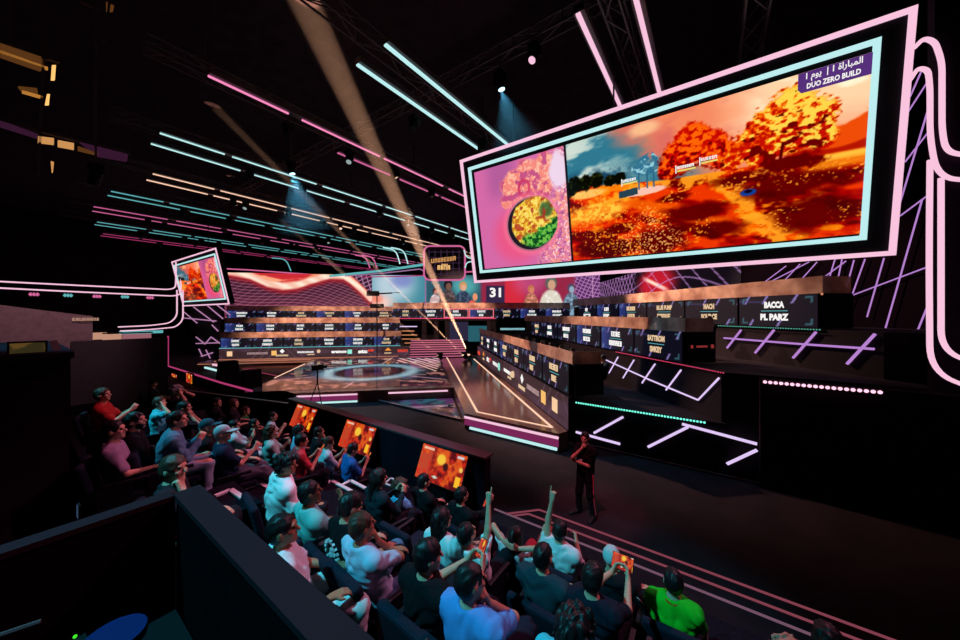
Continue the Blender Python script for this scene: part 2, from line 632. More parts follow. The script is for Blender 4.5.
    L = mixc(L, (206, 116, 30), fo * ye * sst(.44, .36, pn2))
    L = mixc(L, (40, 84, 40), fo * sst(.75, .35, np.hypot((x - 3.95) / .6, (y - 2.75) / .5) + .4 * (pn - .5)) * .8)
    L = mixc(L, (176, 48, 30), fo * ye * sst(.68, .76, vnoise(x * 6, y * 6, 131)) * .8)
    lm = (x < 4.87)
    C = np.where(lm[..., None], L, C)
    C = mixc(C, (20, 10, 14), sst(.05, .035, np.abs(x - 4.87)))
    return np.clip(C, 0, 1)


LED_BIG = led_mat('led_screen_picture', 1.0, sample=True)
TILT = math.radians(11.55)
SU = Vector((1, 0, 0))
SV = Vector((0, -math.sin(TILT), math.cos(TILT)))
SN = Vector((0, -math.cos(TILT), -math.sin(TILT)))     # towards the audience


def frame_bars(mb, o, w, h, t, depth, off):
    """four mitred-looking bars of a rectangular frame lying in SU/SV at o, raised by off along SN"""
    o = Vector(o) + SN * off
    ax = (SU, SV, SN)
    mb.box(o + SU * (w / 2) + SV * (t / 2), (w, t, depth), ax)
    mb.box(o + SU * (w / 2) + SV * (h - t / 2), (w, t, depth), ax)
    mb.box(o + SU * (t / 2) + SV * (h / 2), (t, h - 2 * t, depth), ax)
    mb.box(o + SU * (w - t / 2) + SV * (h / 2), (t, h - 2 * t, depth), ax)
    return mb


def hanging_screen(o, W, Hh, painter, nu, nv, label, mirror=False, banner=True):
    o = Vector(o)
    t = thing('hanging_led_screen', label, 'screen', tuple(o + SU * (W / 2)))
    ax = (SU, SV, SN)
    hou = MB().box(o + SU * (W / 2) + SV * (Hh / 2) - SN * 0.2, (W, Hh, 0.4), ax).build('screen_housing', M_BLACK, t)
    frame_bars(MB(), o, W, Hh, 0.115, 0.08, 0.04).build('pink_light_frame', T_PINK, t)['label'] = 'glowing pink outer frame'
    k = 0.4
    frame_bars(MB(), o + SU * k + SV * k * 1.12, W - 2 * k - .12, Hh - 2.18 * k, 0.12, 0.08, 0.04).build('cyan_light_frame', T_CYAN, t)['label'] = 'glowing pale cyan inner frame'
    cw, chh = W - 1.31, Hh - 1.31
    co = o + SU * 0.68 + SV * 0.62 + SN * 0.03
    if mirror:
        led_grid('picture', co + SU * cw, -SU, SV, cw, chh, nu, nv, lambda x, y: painter(x * 11.89 / cw, y * 4.28 / chh), LED_BIG, hou)
    else:
        led_grid('picture', co, SU, SV, cw, chh, nu, nv, lambda x, y: painter(x * 11.89 / cw, y * 4.28 / chh), LED_BIG, hou)
    # suspension rods
    for kx in (0.2, 0.5, 0.8):
        p = o + SU * (W * kx) + SV * Hh - SN * 0.2
        MB().tube([p, (p.x, p.y, 14.5)], 0.03, 6).build('suspension_cable', M_TRUSS, t)
    return t, co


O_BIG = Vector((-9.46, 13.0, 5.95))
big, bco = hanging_screen(O_BIG, 13.2, 5.6, paint_game, 700, 260,
                          'huge tilted screen above the stage showing an orange autumn landscape and a food bowl')
M_BAN = emis('banner_purple', rgb(86, 48, 122), 1.0)
bp = Vector(O_BIG) + SN * 0.05
ax = (SU, SV, SN)
ban = MB()
ban.slab([bp + SU * a + SV * b for a, b in ((11.32, 4.42), (12.57, 4.42), (12.57, 4.9), (11.25, 4.9), (11.25, 4.52))], SN, 0.01)
ban = ban.build('caption_banner', M_BAN, big)
ar = "1 \uFEE1\uFEEE\uFEF3  | 1 \uFE93\uFE8D\uFEAD\uFE8E\uFE92\uFEE4\uFEDF\uFE8D"
text_mesh('arabic_lettering', ar, 0.2, bp + SU * 11.9 + SV * 4.76 + SN * .02, SU, SV, T_WHITE, ban, width=1.0, bold=0.004)
text_mesh('caption_lettering', 'DUO ZERO BUILD', 0.17, bp + SU * 11.9 + SV * 4.55 + SN * .02, SU, SV, T_WHITE, ban, width=0.96, bold=0.006)
rngt = random.Random(5)
for (a, b, w) in ((7.07, 3.12, .46), (8.72, 3.17, .5), (9.32, 3.26, .42)):
    c = bp + SU * a + SV * b
    g = MB()
    g.box(c - SU * (w / 2 + .03) + SV * 0.02, (.03, .24, .01), ax)
    glyph_blocks(g, c + SV * .06, w, .09, SU, SV, SN, rngt)
    g.build('player_name_tag', T_WHITE, big)
    MB().box(c - SV * .04, (w, .05, .01), ax).build('health_bar', emis('health_yellow', rgb(235, 215, 110)), big)



def paint_side(x, y):
    xs_ = np.where(x < 7.4, 5.6 + x * .68, np.clip(.75 + (x - 7.4) * .88, 0, 4.6)) - .68
    return np.clip(paint_game(xs_, y) * np.array([1.0, .86, .86]), 0, 1)


hanging_screen((-47.9, 11.2, 5.3), 13.2, 4.9, paint_side, 150, 70,
               'distant tilted screen at the left end of the stage with the same picture')

# ================================================================== CEILING LIGHT BARS AND TRUSSES
ZB = 12.5
bars = [  # x of each bar of the pair, start y, colour, colour word
    (-1.65, 9.2, T_PINK, 'pink'), (-3.0, 8.8, T_PINK, 'pink'),
    (-8.05, 6.5, T_CYAN, 'pale cyan'), (-9.43, 6.5, T_CYAN, 'pale cyan'),
    (-14.0, 3.9, emis('tube_hot_pink', rgb(250, 140, 190), 1.0), 'hot pink'), (-15.4, 9.5, T_MAG, 'hot pink'),
    (-20.2, 3.9, T_CYAN, 'cyan'), (-21.8, 3.9, T_CYAN, 'cyan'),
    (-26.4, 4.8, T_WARM, 'warm white'), (-27.9, 4.8, T_WARM, 'warm white'),
    (-32.4, 3.9, T_TEAL, 'teal'), (-33.7, 3.9, T_TEAL, 'teal'),
    (-38.1, 3.7, T_MAG, 'magenta'), (-39.8, 3.8, T_MAG, 'magenta'),
    (-44.2, 4.5, T_TEAL, 'teal'), (-45.7, 4.5, T_TEAL, 'teal'),
    (-50.2, 5.5, T_DMAG, 'dim magenta'), (-51.7, 5.5, T_DMAG, 'dim magenta'),
]
place = ['nearest the big screen', 'next to the big screen', 'above the seats', 'beyond the cyan pair', 'over the middle of the hall',
         'over the runway', 'over the far stand', 'beyond the warm pair', 'beyond the teal bars', 'near the left wall', 'by the left wall']
brng = random.Random(11)
for i, (bx, y0, m, cw) in enumerate(bars):
    pr = i // 2
    right = (i % 2 == 0)
    o = thing('ceiling_light_bar', '%s ceiling light bar, %s of the %s pair from the big screen' % (cw, 'right' if right else 'left', ORD[pr]),
              'light bar', (bx, y0, ZB), 'light bars under the black ceiling')
    y = y0
    tot = 34 if pr > 0 else 12
    if pr == 1:
        tot = 30
    hb = MB()
    while y < y0 + tot:
        L = brng.uniform(2.4, 4.6) if pr > 1 else 9.5
        MB().box((bx, y + L / 2, ZB), (0.12 if pr < 2 else 0.075, L, 0.05)).build('light_tube', m, o)
        y += L + brng.uniform(0.25, 0.6)
    hb.box((bx + 0.02, y0 + tot / 2, ZB + 0.14), (0.3, tot, 0.2))
    hb.build('bar_housing', M_TRUSS, o)


def truss(o, a, b, w=0.45):
    a, b = Vector(a), Vector(b)
    d = (b - a)
    L = d.length
    d.normalize()
    s = d.cross(ZV).normalized()
    ch = MB()
    br = MB()
    cs = [s * (w / 2) + ZV * (w / 2), s * (-w / 2) + ZV * (w / 2), s * (w / 2) - ZV * (w / 2), s * (-w / 2) - ZV * (w / 2)]
    for c in cs:
        ch.bar(a + c, b + c, 0.05)
    n = max(2, int(L / 0.9))
    for k in range(n):
        p, q = a + d * (L * k / n), a + d * (L * (k + 1) / n)
        e = (0, 1) if k % 2 else (1, 0)
        br.bar(p + cs[e[0]], q + cs[e[1]], 0.03)
        br.bar(p + cs[e[0] + 2], q + cs[e[1] + 2], 0.03)
        br.bar(p + cs[e[0]], p + cs[e[0] + 2], 0.03)
        br.bar(p + cs[2 if e[0] == 0 else 3], q + cs[0 if e[0] == 0 else 1], 0.03)
    ch.build('truss_chords', M_TRUSS, o)
    br.build('truss_lattice', M_TRUSS, o)
    return o


for k, bx in enumerate((-2.3, -8.74, -14.7, -21.0, -27.15, -33.05, -39.0, -45.0)):
    o = thing('lighting_truss', 'black lattice lighting truss between two ceiling light bars, %s from the big screen' % ORD[k], 'truss', (bx, 4, 13.2), 'lattice trusses under the ceiling')
    truss(o, (bx, 2.5, 13.0), (bx, 36, 13.0), 0.45)
    for hy in (4, 14, 24, 34):
        MB().bar((bx, hy, 13.22), (bx, hy, 14.5), .04).build('hanger', M_TRUSS, o)
o = thing('lighting_truss', 'black cross truss above the big screen front edge', 'truss', (-20, 10, 13.75), 'lattice trusses under the ceiling')
truss(o, (-50, 10.3, 13.9), (6, 10.3, 13.9), 0.4)
o = thing('lighting_truss', 'black truss behind the seats carrying the cyan wash lights', 'truss', (-7, -3, 12.3))
truss(o, (-20, -3, 12.3), (6, -3, 12.3), 0.4)
for hx in (-18, -7, 4):
    MB().bar((hx, -3, 12.5), (hx, -3, 14.5), .04).build('hanger', M_TRUSS, o)
o = thing('lighting_truss', 'black truss close overhead right of the hot pink light bar', 'truss', (2, 8, 12.6), 'lattice trusses under the ceiling')
truss(o, (0.9, 5, 12.6), (0.9, 16, 12.6), 0.5)

# moving heads hung along the bars


def make_head(loc, aim, lens, label, group, rod=None):
    o = thing('moving_head_light', label, 'stage light', loc, group)
    p = Vector(loc)
    a = (Vector(aim) - p).normalized()
    MB().box(p + Vector((0, 0, 0.28)), (0.36, 0.36, 0.2)).build('base_box', M_BLACK, o, bevel=0.02)
    if rod:
        MB().bar(p + Vector((0, 0, .36)), Vector((p.x, p.y, rod)), .05).build('hanging_clamp', M_TRUSS, o)
    y = MB()
    y.box(p + Vector((0, 0, 0.2)), (0.46, 0.16, 0.06))
    y.box(p + Vector((0.2, 0, 0.08)), (0.06, 0.16, 0.34))
    y.box(p + Vector((-0.2, 0, 0.08)), (0.06, 0.16, 0.34))
    y.build('yoke', M_BLACK, o)
    lh = MB().tube([p - a * 0.22, p - a * 0.12, p + a * 0.18, p + a * 0.24], 0.15, 12).build('lamp_head', M_BLACK, o, smooth=False)
    MB().tube([p + a * 0.241, p + a * 0.25], 0.125, 12).build('lens', lens, lh)
    return o


L_OFF = mat('lens_dark_glass', rgb(60, 66, 74), 0.1, 0.8)
L_DIM = emis('lens_dim', rgb(170, 190, 190), 0.7)
L_ON = emis('lens_cyan', rgb(190, 240, 255), 3.0)
hg = 'moving heads hanging between the ceiling light bars'
lit = {(2, 1), (3, 4)}
heads_xy = []
for k, bx in enumerate((-8.74,)):
    for j in (1, 2):
        heads_xy.append((bx - 1.2 if j == 1 else bx, 6.4 + j * 3.1, -1, j))
for k, bx in enumerate((-14.7, -21.0, -27.1, -33.0, -39.0, -45.0)):
    for j in range(7):
        y = 6.8 + j * 2.9 + (k % 2) * 0.9
        if (k * 7 + j) % 5 == 4:
            continue
        heads_xy.append((bx, y, k, j))
for (x, y, k, j) in heads_xy:
    on = (k * 3 + j) % 6 == 1
    make_head((x, y, ZB - 0.42), (x + 4, y - 6 + j, 2), L_DIM if on else L_OFF,
              'black moving head light, %s along the %s ceiling light row from the big screen' % (ORD[j], ORD[k + 2]), hg, rod=(12.8 if k >= 0 else 14.5))

# ================================================================== orange lit gantry, upper left
g = thing('lighting_gantry', 'dark steel gantry with orange lit panels at the upper left of the hall', 'gantry', (-16, 1, 9))
GX = -16.0
gp = lambda px, py: on_plane(px, py, (GX, 0, 0), Vector((1, 0, 0)))
GU = Vector((0, 1, 0))


def gquad(name, pts, m):
    mb = MB()
    mb.slab([gp(*p) for p in pts], (-1, 0, 0), 0.12)
    return mb.build(name, m, g)


M_AMB = mat('amber_panel', rgb(150, 100, 56), 0.5, 0.4, noise=0.4, nscale=5)
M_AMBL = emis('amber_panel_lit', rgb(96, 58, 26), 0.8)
gquad('lit_panel', [(0, 43), (42, 57), (45, 66), (40, 70), (0, 56)], M_AMBL)
gquad('lit_panel', [(18, 86), (37, 88), (38, 93), (22, 91)], M_AMBL)
gquad('light_strip', [(0, 50), (48, 67), (48, 69), (0, 53)], emis('amber_strip', rgb(190, 125, 55), 0.9))
gquad('light_strip', [(22, 90), (43, 96), (43, 98), (22, 92)], emis('amber_strip2', rgb(190, 125, 55), 0.9))
gquad('lamp', [(52, 65), (56, 65), (55, 79), (51, 79)], T_AMBER)
gquad('lamp', [(47, 94), (50, 94), (49, 104), (45, 104)], T_AMBER)
gquad('lit_panel', [(38, 136), (54, 138), (54, 144), (38, 142)], T_GOLD)
gquad('lit_panel', [(58, 140), (74, 143), (74, 149), (58, 146)], T_GOLD)
gquad('lit_panel', [(78, 146), (98, 153), (98, 155), (78, 150)], M_AMBL)
gquad('lamp', [(51, 161), (54, 162), (53, 172), (52, 172)], T_GOLD)
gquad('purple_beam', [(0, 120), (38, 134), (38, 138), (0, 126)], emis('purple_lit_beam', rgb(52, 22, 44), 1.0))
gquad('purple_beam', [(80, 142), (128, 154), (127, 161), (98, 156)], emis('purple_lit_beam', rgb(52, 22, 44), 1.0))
gquad('gantry_post', [(42, 60), (45, 60), (40, 175), (37, 175)], M_TRUSS)
gquad('gantry_beam', [(0, 36), (60, 58), (60, 63), (0, 42)], M_TRUSS)
gquad('gantry_beam', [(0, 118), (130, 152), (130, 155), (0, 121)], M_TRUSS)
_t = gp(44, 60)
MB().bar(_t, (_t.x, _t.y, 14.5), .1).build('hanger', M_TRUSS, g)
_t = gp(10, 45)
MB().bar(_t, (_t.x, _t.y, 14.5), .1).build('hanger', M_TRUSS, g)
g2 = thing('ceiling_work_lamp', 'small amber lamp cluster at the top edge of the hall left of centre', 'lamp', tuple(gp(104, 5)))
mb = MB()
mb.slab([gp(*p) for p in ((104, 0), (108, 0), (107, 11), (103, 11))], (-1, 0, 0), .08)
mb.slab([gp(*p) for p in ((111, 3), (115, 3), (113, 11), (110, 11))], (-1, 0, 0), .08)
MB().bar((-16, gp(104, 5).y, 13.2), (-16, gp(104, 5).y, 14.5), .08).build('hanger', M_TRUSS, g2)
mb.build('lamp', M_AMBL, g2)
mb = MB()
mb.slab([gp(*p) for p in ((80, 0), (106, 10), (106, 12), (80, 2))], (-1, 0, 0), .08)
mb.build('rail', M_LEDGE, g2)
# ================================================================== STAGE DECK
ZS = 0.6
deck = thing('stage_deck', 'low glossy stage with a lit runway and magenta and cyan light strips on its edge', 'stage', (-12, 14, 0))
poly = [(-20.1, 8.0), (-16.7, 8.0), tuple(ED(1.63, 17.47))[:2], (-7.9, 10.2), (-4.1, 10.2), tuple(ED(4.7, 10.3))[:2], tuple(ED(4.7, 31.4))[:2], tuple(ED(-17.5, 31.4))[:2], tuple(ED(-17.5, 29.6))[:2], tuple(ED(-9.0, 29.6))[:2]]
MB().prism(poly, 0.02, ZS).build('deck', M_STAGE, deck)


def strip(name, pts, r, m, parent):
    return MB().tube(pts, r, 6).build(name, m, parent)


zt = ZS + 0.012
strip('runway_light_line', [ED(2.05, 11.9 - .6, zt) + Vector((0, 0, 0)), ED(2.05, 28.3, zt)], 0.045, T_WARM, deck) if False else None
nl, nr = Vector((-7.62, 10.62, zt)), Vector((-4.5, 10.62, zt))
MB().bar(nl, nl + DV * 18.2, 0.09, 0.02).build('runway_light_line', T_WARM, deck)
MB().bar(nr, nr + DV * 17.5, 0.09, 0.02).build('runway_light_line', T_WARM, deck)
MB().bar(nl, nr, 0.07, 0.02).build('runway_light_line', T_WARM, deck)
# runway front light strips
MB().box((-6.0, 10.17, 0.47), (3.8, 0.06, 0.07)).build('edge_light_strip', T_PINK, deck)
MB().box((-6.0, 10.18, 0.29), (3.8, 0.04, 0.22)).build('edge_glow_band', emis('edge_magenta', rgb(120, 38, 86), 1.0), deck)
MB().box((-5.9, 10.17, 0.1), (3.5, 0.06, 0.08)).build('edge_light_strip', T_CYAN, deck)
for a, b in ((-4.9, -1.9), (0.35 - 3.2, 0.9)):
    pass
for (a, b) in ((ED(-6.0, 17.4), ED(-3.2, 17.4)), (ED(-1.7, 17.4), ED(1.3, 17.4))):
    MB().bar(a + ZV * 0.45, b + ZV * 0.45, 0.06, 0.07).build('edge_light_strip', T_PINK, deck)
    if a.x < -14.5:
        MB().bar(a + ZV * 0.29, b + ZV * 0.29, 0.05, 0.2).build('edge_glow_band', emis('edge_magenta', rgb(120, 38, 86), 1.0), deck)
        MB().bar(a + EV * .35 + ZV * 0.1, b + ZV * 0.1, 0.06, 0.08).build('edge_light_strip', T_CYAN, deck)
MB().bar(ED(-8.75, 21.8, zt), ED(-8.95, 27.6, zt), 0.08, 0.02).build('deck_light_line', T_WARM, deck)


def paint_floor(X, Y):          # X along e (0..10.0), Y along d (0..12)
    C = np.zeros(X.shape + (3,))
    C = mixc(C, (22, 15, 22), np.ones_like(X))
    n = fbm(X * .9, Y * .9, 5)
    n2 = fbm(X * 2.2, Y * 2.2 + X, 15)
    C = mixc(C, (120, 70, 66), sst(.52, .62, n2) * .9)
    C = mixc(C, (176, 118, 110), sst(.6, .68, n2) * .8)
    C = mixc(C, (30, 26, 52), sst(.5, .35, n))
    r = np.hypot(X - 5.25, Y - 5.1)
    C = mixc(C, (52, 84, 104), sst(1.5, .3, np.abs(r - 2.9)) * .6)
    C = mixc(C, (150, 196, 208), sst(.75, .1, np.abs(r - 2.75)) * (.55 + .45 * n))
    C = mixc(C, (30, 14, 22), sst(2.3, 2.0, r))
    C = mixc(C, (96, 34, 40), sst(.9, .3, np.abs(r - 1.2)) * .7)
    for k in range(6):
        a = k * 1.05 + .4
        C = mixc(C, (200, 150, 150), sst(.1, .03, np.abs((X - 5.2) * math.sin(a) - (Y - 5) * math.cos(a))) * (r > 3.4) * .7)
    C = mixc(C, (214, 206, 208), sst(.14, .08, np.abs(((X - 8.3) + .5 * (Y - 9)) % 0.7 - .35)) * (X > 6.6) * (Y > 8.6) * (Y < 11.5))
    edge = np.minimum(np.minimum(X, 10.2 - X), np.minimum(Y, 12.4 - Y))
    return mixc(C, (20, 14, 16), sst(.25, .05, edge))


LED_F = led_mat('led_floor_picture', 0.9, gloss=True)
fl = led_grid('led_floor', ED(-9.0 + .35, 18.1, ZS + 0.008), EV, DV, 10.2, 12.4, 150, 180, paint_floor, LED_F, deck)
fl['label'] = 'LED floor showing a pale blue ring'

# triangular LED pit
apex = ED(1.55, 17.38)
pit = thing('sunken_led_panel', 'triangular LED floor panel lying between the round stage and the runway', 'LED panel', (-10.8, 11.5, 0))


def paint_pit(X, Y):
    C = np.zeros(X.shape + (3,))
    n = fbm(X * 1.6, Y * 2.2, 44)
    C = mixc(C, (24, 14, 30), np.ones_like(X))
    C = mixc(C, (46, 92, 110), sst(2.2, 1.2, np.abs(X - 1.6)) * sst(.35, .6, n))
    C = mixc(C, (150, 110, 106), sst(.52, .66, fbm(X * 3, Y * 3, 50)) * sst(2, 3.2, X))
    C = mixc(C, (90, 40, 90), sst(.5, .62, fbm(X * 2, Y * 2, 56)) * .8)
    C = mixc(C, (210, 80, 90), sst(.1, .05, np.abs(X - 4.2)) * (Y > .9) * (Y < 1.5))
    return C


xs = np.linspace(0, 1, 60)
# build as a triangular grid: rows from the hypotenuse to the apex
ha, hb = Vector((-13.7, 10.9, 0.06)), Vector((-8.7, 10.9, 0.06))
ap = Vector((apex.x, apex.y, 0.06))
nv_, nu_ = 30, 60
P = []
for j in range(nv_):
    t = j / (nv_ - 1) * 0.985
    a, b = ha.lerp(ap, t), hb.lerp(ap, t)
    P += [tuple(a.lerp(b, i / (nu_ - 1))) for i in range(nu_)]
me = bpy.data.meshes.new('led_panel')
me.from_pydata(P, [], [(j * nu_ + i, j * nu_ + i + 1, (j + 1) * nu_ + i + 1, (j + 1) * nu_ + i) for j in range(nv_ - 1) for i in range(nu_ - 1)])
at = me.color_attributes.new('Col', 'FLOAT_COLOR', 'POINT')
pa = np.array(P)
cc = np.ones((len(P), 4))
cc[:, :3] = lin(np.clip(paint_pit(pa[:, 0] + 13.7, pa[:, 1] - 10.9), 0, 1))
at.data.foreach_set('color', cc.ravel())
me.materials.append(LED_F)
o = bpy.data.objects.new('led_panel', me)
col.objects.link(o)
o.parent = pit
o.location = -Vector(pit.location)
MB().prism([(-13.95, 10.8), (-8.55, 10.8), tuple(apex)[:2]], 0.005, 0.05).build('panel_base', M_BLACK, pit)
MB().bar((-13.9, 10.84, 0.07), (-8.6, 10.84, 0.07), 0.12, 0.06).build('front_ledge', M_LEDGE, pit)

for k in range(5):
    a_, b_ = ED(-1.2 + k * .55, 28.0 - k * .35, zt), ED(.9 + k * .12, 22.6 + k * .9, zt)
    MB().bar(a_, b_, .11, .015).build('deck_light_line', emis('tube_dim_warm', rgb(214, 176, 160), 1.0), deck)
for (ea_, eb_, d_, z_) in ((-16.8, -2.2, 31.15, .62), (-16.6, -9.3, 30.2, .62), (-17.4, -9.2, 29.55, .5)):
    MB().bar(ED(ea_, d_, z_), ED(eb_, d_, z_), .07, .05).build('deck_light_line', emis('tube_dim_orange', rgb(176, 112, 88), 1.0), deck)
# stairs with lit risers at the far end of the runway
st = thing('lit_stairs', 'wide steps with pink lit risers at the far end of the runway', 'stairs', tuple(ED(1.5, 31)))
for k in range(8):
    d0 = 29.5 + k * 0.42
    z0 = ZS + 0.17 * k
    c = ED(1.4, d0 + 0.2, z0 + 0.085)
    MB().box(c, (5.0, 0.42, 0.17), (EV, DV, ZV)).build('step', M_STAGE, st)
    MB().box(ED(1.4, d0 - 0.02, z0 + 0.12), (5.0, 0.03, 0.07), (EV, DV, ZV)).build('riser_light', emis('riser_pink', rgb(214, 110, 150), 0.9), st)

# ================================================================== RIGHT STAND (tiers) and masking
tr = thing('player_tier', 'black tiered platform carrying the player desks on the right of the stage', 'platform', (-3, 16, 0))
e1, e2, e3 = 4.8, 8.2, 11.3
F = 29.0


def epoly(ea, eb, ymin, dmax):
    # region ea<=e<=eb, y>=ymin, d<=dmax
    a = (ea / S2 - ymin, ymin)
    b = (eb / S2 - ymin, ymin)
    return [a, b, tuple(ED(eb, dmax))[:2], tuple(ED(ea, dmax))[:2]]


MB().prism(epoly(e1 - .02, e2, 11.3, F), 0.01, 1.45).build('tier', M_DARK, tr)
MB().prism(epoly(e2, e3, 11.45, F), 0.01, 2.83).build('tier', M_DARK, tr)
MB().prism(epoly(e3, 14.6, 12.55, F - 3), 0.01, 4.0).build('tier', M_DARK, tr)
MB().box((-1.4, 11.27, 0.03), (4.8, 0.06, 0.06)).build('plinth_skirt', M_LEDGE, tr)
mk = MB().box((6.4, 11.6, 1.39), (10.9, 1.0, 2.78)).build('masking_wall', M_DRAPE)
tag(mk, 'large plain black masking wall on the right, topped by a row of pink lights', 'wall panel')
mk2 = MB().box((8.6, 10.6, 1.2), (0.3, 8.0, 2.4)).build('side_masking_panel', M_DRAPE)
tag(mk2, 'plain black side panel closing the floor at the far right', 'wall panel')


def dots(name, a, b, n, r, m, label, cat='LED strip', holder=M_BLACK, off=Vector((0, 0, 0))):
    a, b = Vector(a), Vector(b)
    t = thing(name, label, cat, tuple((a + b) / 2))
    MB().bar(a + off, b + off, r * 1.6, r * 2.2).build('strip_housing', holder, t)
    first = None
    for k in range(n):
        q_ = a.lerp(b, (k + .5) / n) - off.normalized() * r * .9
        if first is None:
            first = MB().ball((0, 0, 0), r, 6, 4).build('led_dot', m, None)
            d_ = first
        else:
            d_ = first.copy()
            col.objects.link(d_)
        d_.parent = t
        d_.location = q_ - Vector(t.location)
    return t


OY = Vector((0, 0.05, 0))
dots('dotted_led_strip', (-3.9, 11.2, 1.43), (-.2, 11.2, 1.43), 46, 0.032, T_GRLED, 'dotted green LED strip along the top edge of the front plinth', off=OY)
dots('dotted_led_strip', (0.98, 11.02, 2.74), (3.0, 11.02, 2.74), 20, 0.042, T_PKLED, 'bright dotted pink LED strip on top of the black masking wall', off=OY)
OE = EV * 0.05
dots('dotted_led_strip', ED(e2 - .08, 13.0, 2.84), ED(e2 - .08, 7.8, 2.84), 64, 0.02, T_RDLED, 'dotted red LED strip under the middle row of name panels', off=OE)
dots('dotted_led_strip', ED(e3 - .08, 12.5, 4.0), ED(e3 - .08, 7.7, 4.0), 64, 0.02, emis('led_dim_green', rgb(84, 170, 150), 1.0), 'dotted dim green LED strip under the upper row of name panels', off=OE)


def px_tubes(name, label, cat, lines, o, n, r, m, part='light_tube', extra=None):
    t = None
    for ln in lines:
        pts = [on_plane(p[0], p[1], o, n) for p in ln]
        if t is None:
            t = thing(name, label, cat, tuple(pts[0]))
        MB().tube(pts, r, 6).build(part, m, t)
    return t


# light lines on the plinth and tier faces
px_tubes('light_line_pattern', 'lavender light lines zigzagging over the front plinth under the green LED strip', 'light lines',
         [((594, 433), (623, 417)), ((576, 432), (594, 437), (620, 444)), ((648, 447), (688, 427)), ((682, 424), (757, 444)), ((727, 464), (757, 450))],
         (0, 11.26, 0), Vector((0, 1, 0)), 0.04, T_LAV)
px_tubes('light_line_pattern', 'lavender light lines with cross ticks on the tier face below the red LED strip', 'light lines',
         [((606, 360), (650, 380), (698, 400), (719, 378)), ((618, 357), (609, 373)), ((634, 360), (623, 378)), ((655, 364), (642, 383)), ((681, 370), (666, 390))],
         ED(e2 - .05, 0), EV, 0.028, T_LAV)
px_tubes('light_line_pattern', 'lavender light lines with cross ticks on the tier face below the upper name panels', 'light lines',
         [((724, 338), (800, 344), (874, 349)), ((741, 330), (727, 348)), ((774, 330), (755, 353)), ((816, 332), (793, 358)), ((875, 334), (847, 364))],
         ED(e3 - .05, 0), EV, 0.034, T_VIO)

# ================================================================== NAME PANELS, DESKS, GLASS
M_GLASS = bpy.data.materials.new('tinted_glass_screen')
M_GLASS.use_nodes = True
nt = M_GLASS.node_tree
b = nt.nodes['Principled BSDF']
b.inputs['Base Color'].default_value = rgb(205, 158, 140)
b.inputs['Roughness'].default_value = 0.35
b.inputs['Alpha'].default_value = 0.75
tc = nt.nodes.new('ShaderNodeTexCoord')
tn = nt.nodes.new('ShaderNodeTexNoise')
tn.inputs['Scale'].default_value = 1.7
tn.inputs['Detail'].default_value = 3
rp = nt.nodes.new('ShaderNodeValToRGB')
rp.color_ramp.elements[0].position = .35
rp.color_ramp.elements[1].position = .68
rp.color_ramp.elements[0].color = rgb(168, 120, 104)
rp.color_ramp.elements[1].color = rgb(240, 196, 172)
nt.links.new(tc.outputs['Object'], tn.inputs['Vector'])
nt.links.new(tn.outputs['Fac'], rp.inputs['Fac'])
nt.links.new(rp.outputs['Color'], b.inputs['Base Color'])

LED_N = led_mat('led_name_panel', 0.9)
prng = random.Random(21)


def paint_panel(seed, blue):
    def p(X, Y):
        C = np.zeros(X.shape + (3,))
        C = mixc(C, (13, 11, 26), np.ones_like(X))
        if blue:
            C = mixc(C, (44, 58, 124), sst(1.5, .2, X) * (X > .1))
        # diagonal streaks
        for k in range(3):
            x0 = (seed * .71 + k * .93) % 2.5
            s = np.abs((X - x0) - (Y - .5) * .62)
            C = mixc(C, (150, 130, 200), sst(.045, .02, s) * ((Y < .22) | (Y > .74)))
        C = mixc(C, (90, 84, 150), sst(.05, .02, np.abs(Y - .84 + .05 * X)) * (X < .9) * .5)
        for (bx, sx) in ((.14, 1), (2.36, -1)):
            for (by, sy) in ((.1, 1), (.9, -1)):
                u, v = (X - bx) * sx, (Y - by) * sy
                L = ((np.abs(u) < .035) & (v > 0) & (v < .16)) | ((np.abs(v) < .03) & (u > 0) & (u < .2))
                C = mixc(C, (80, 150, 165), L * 0.6)
        return C
    return p


names_done = [0]


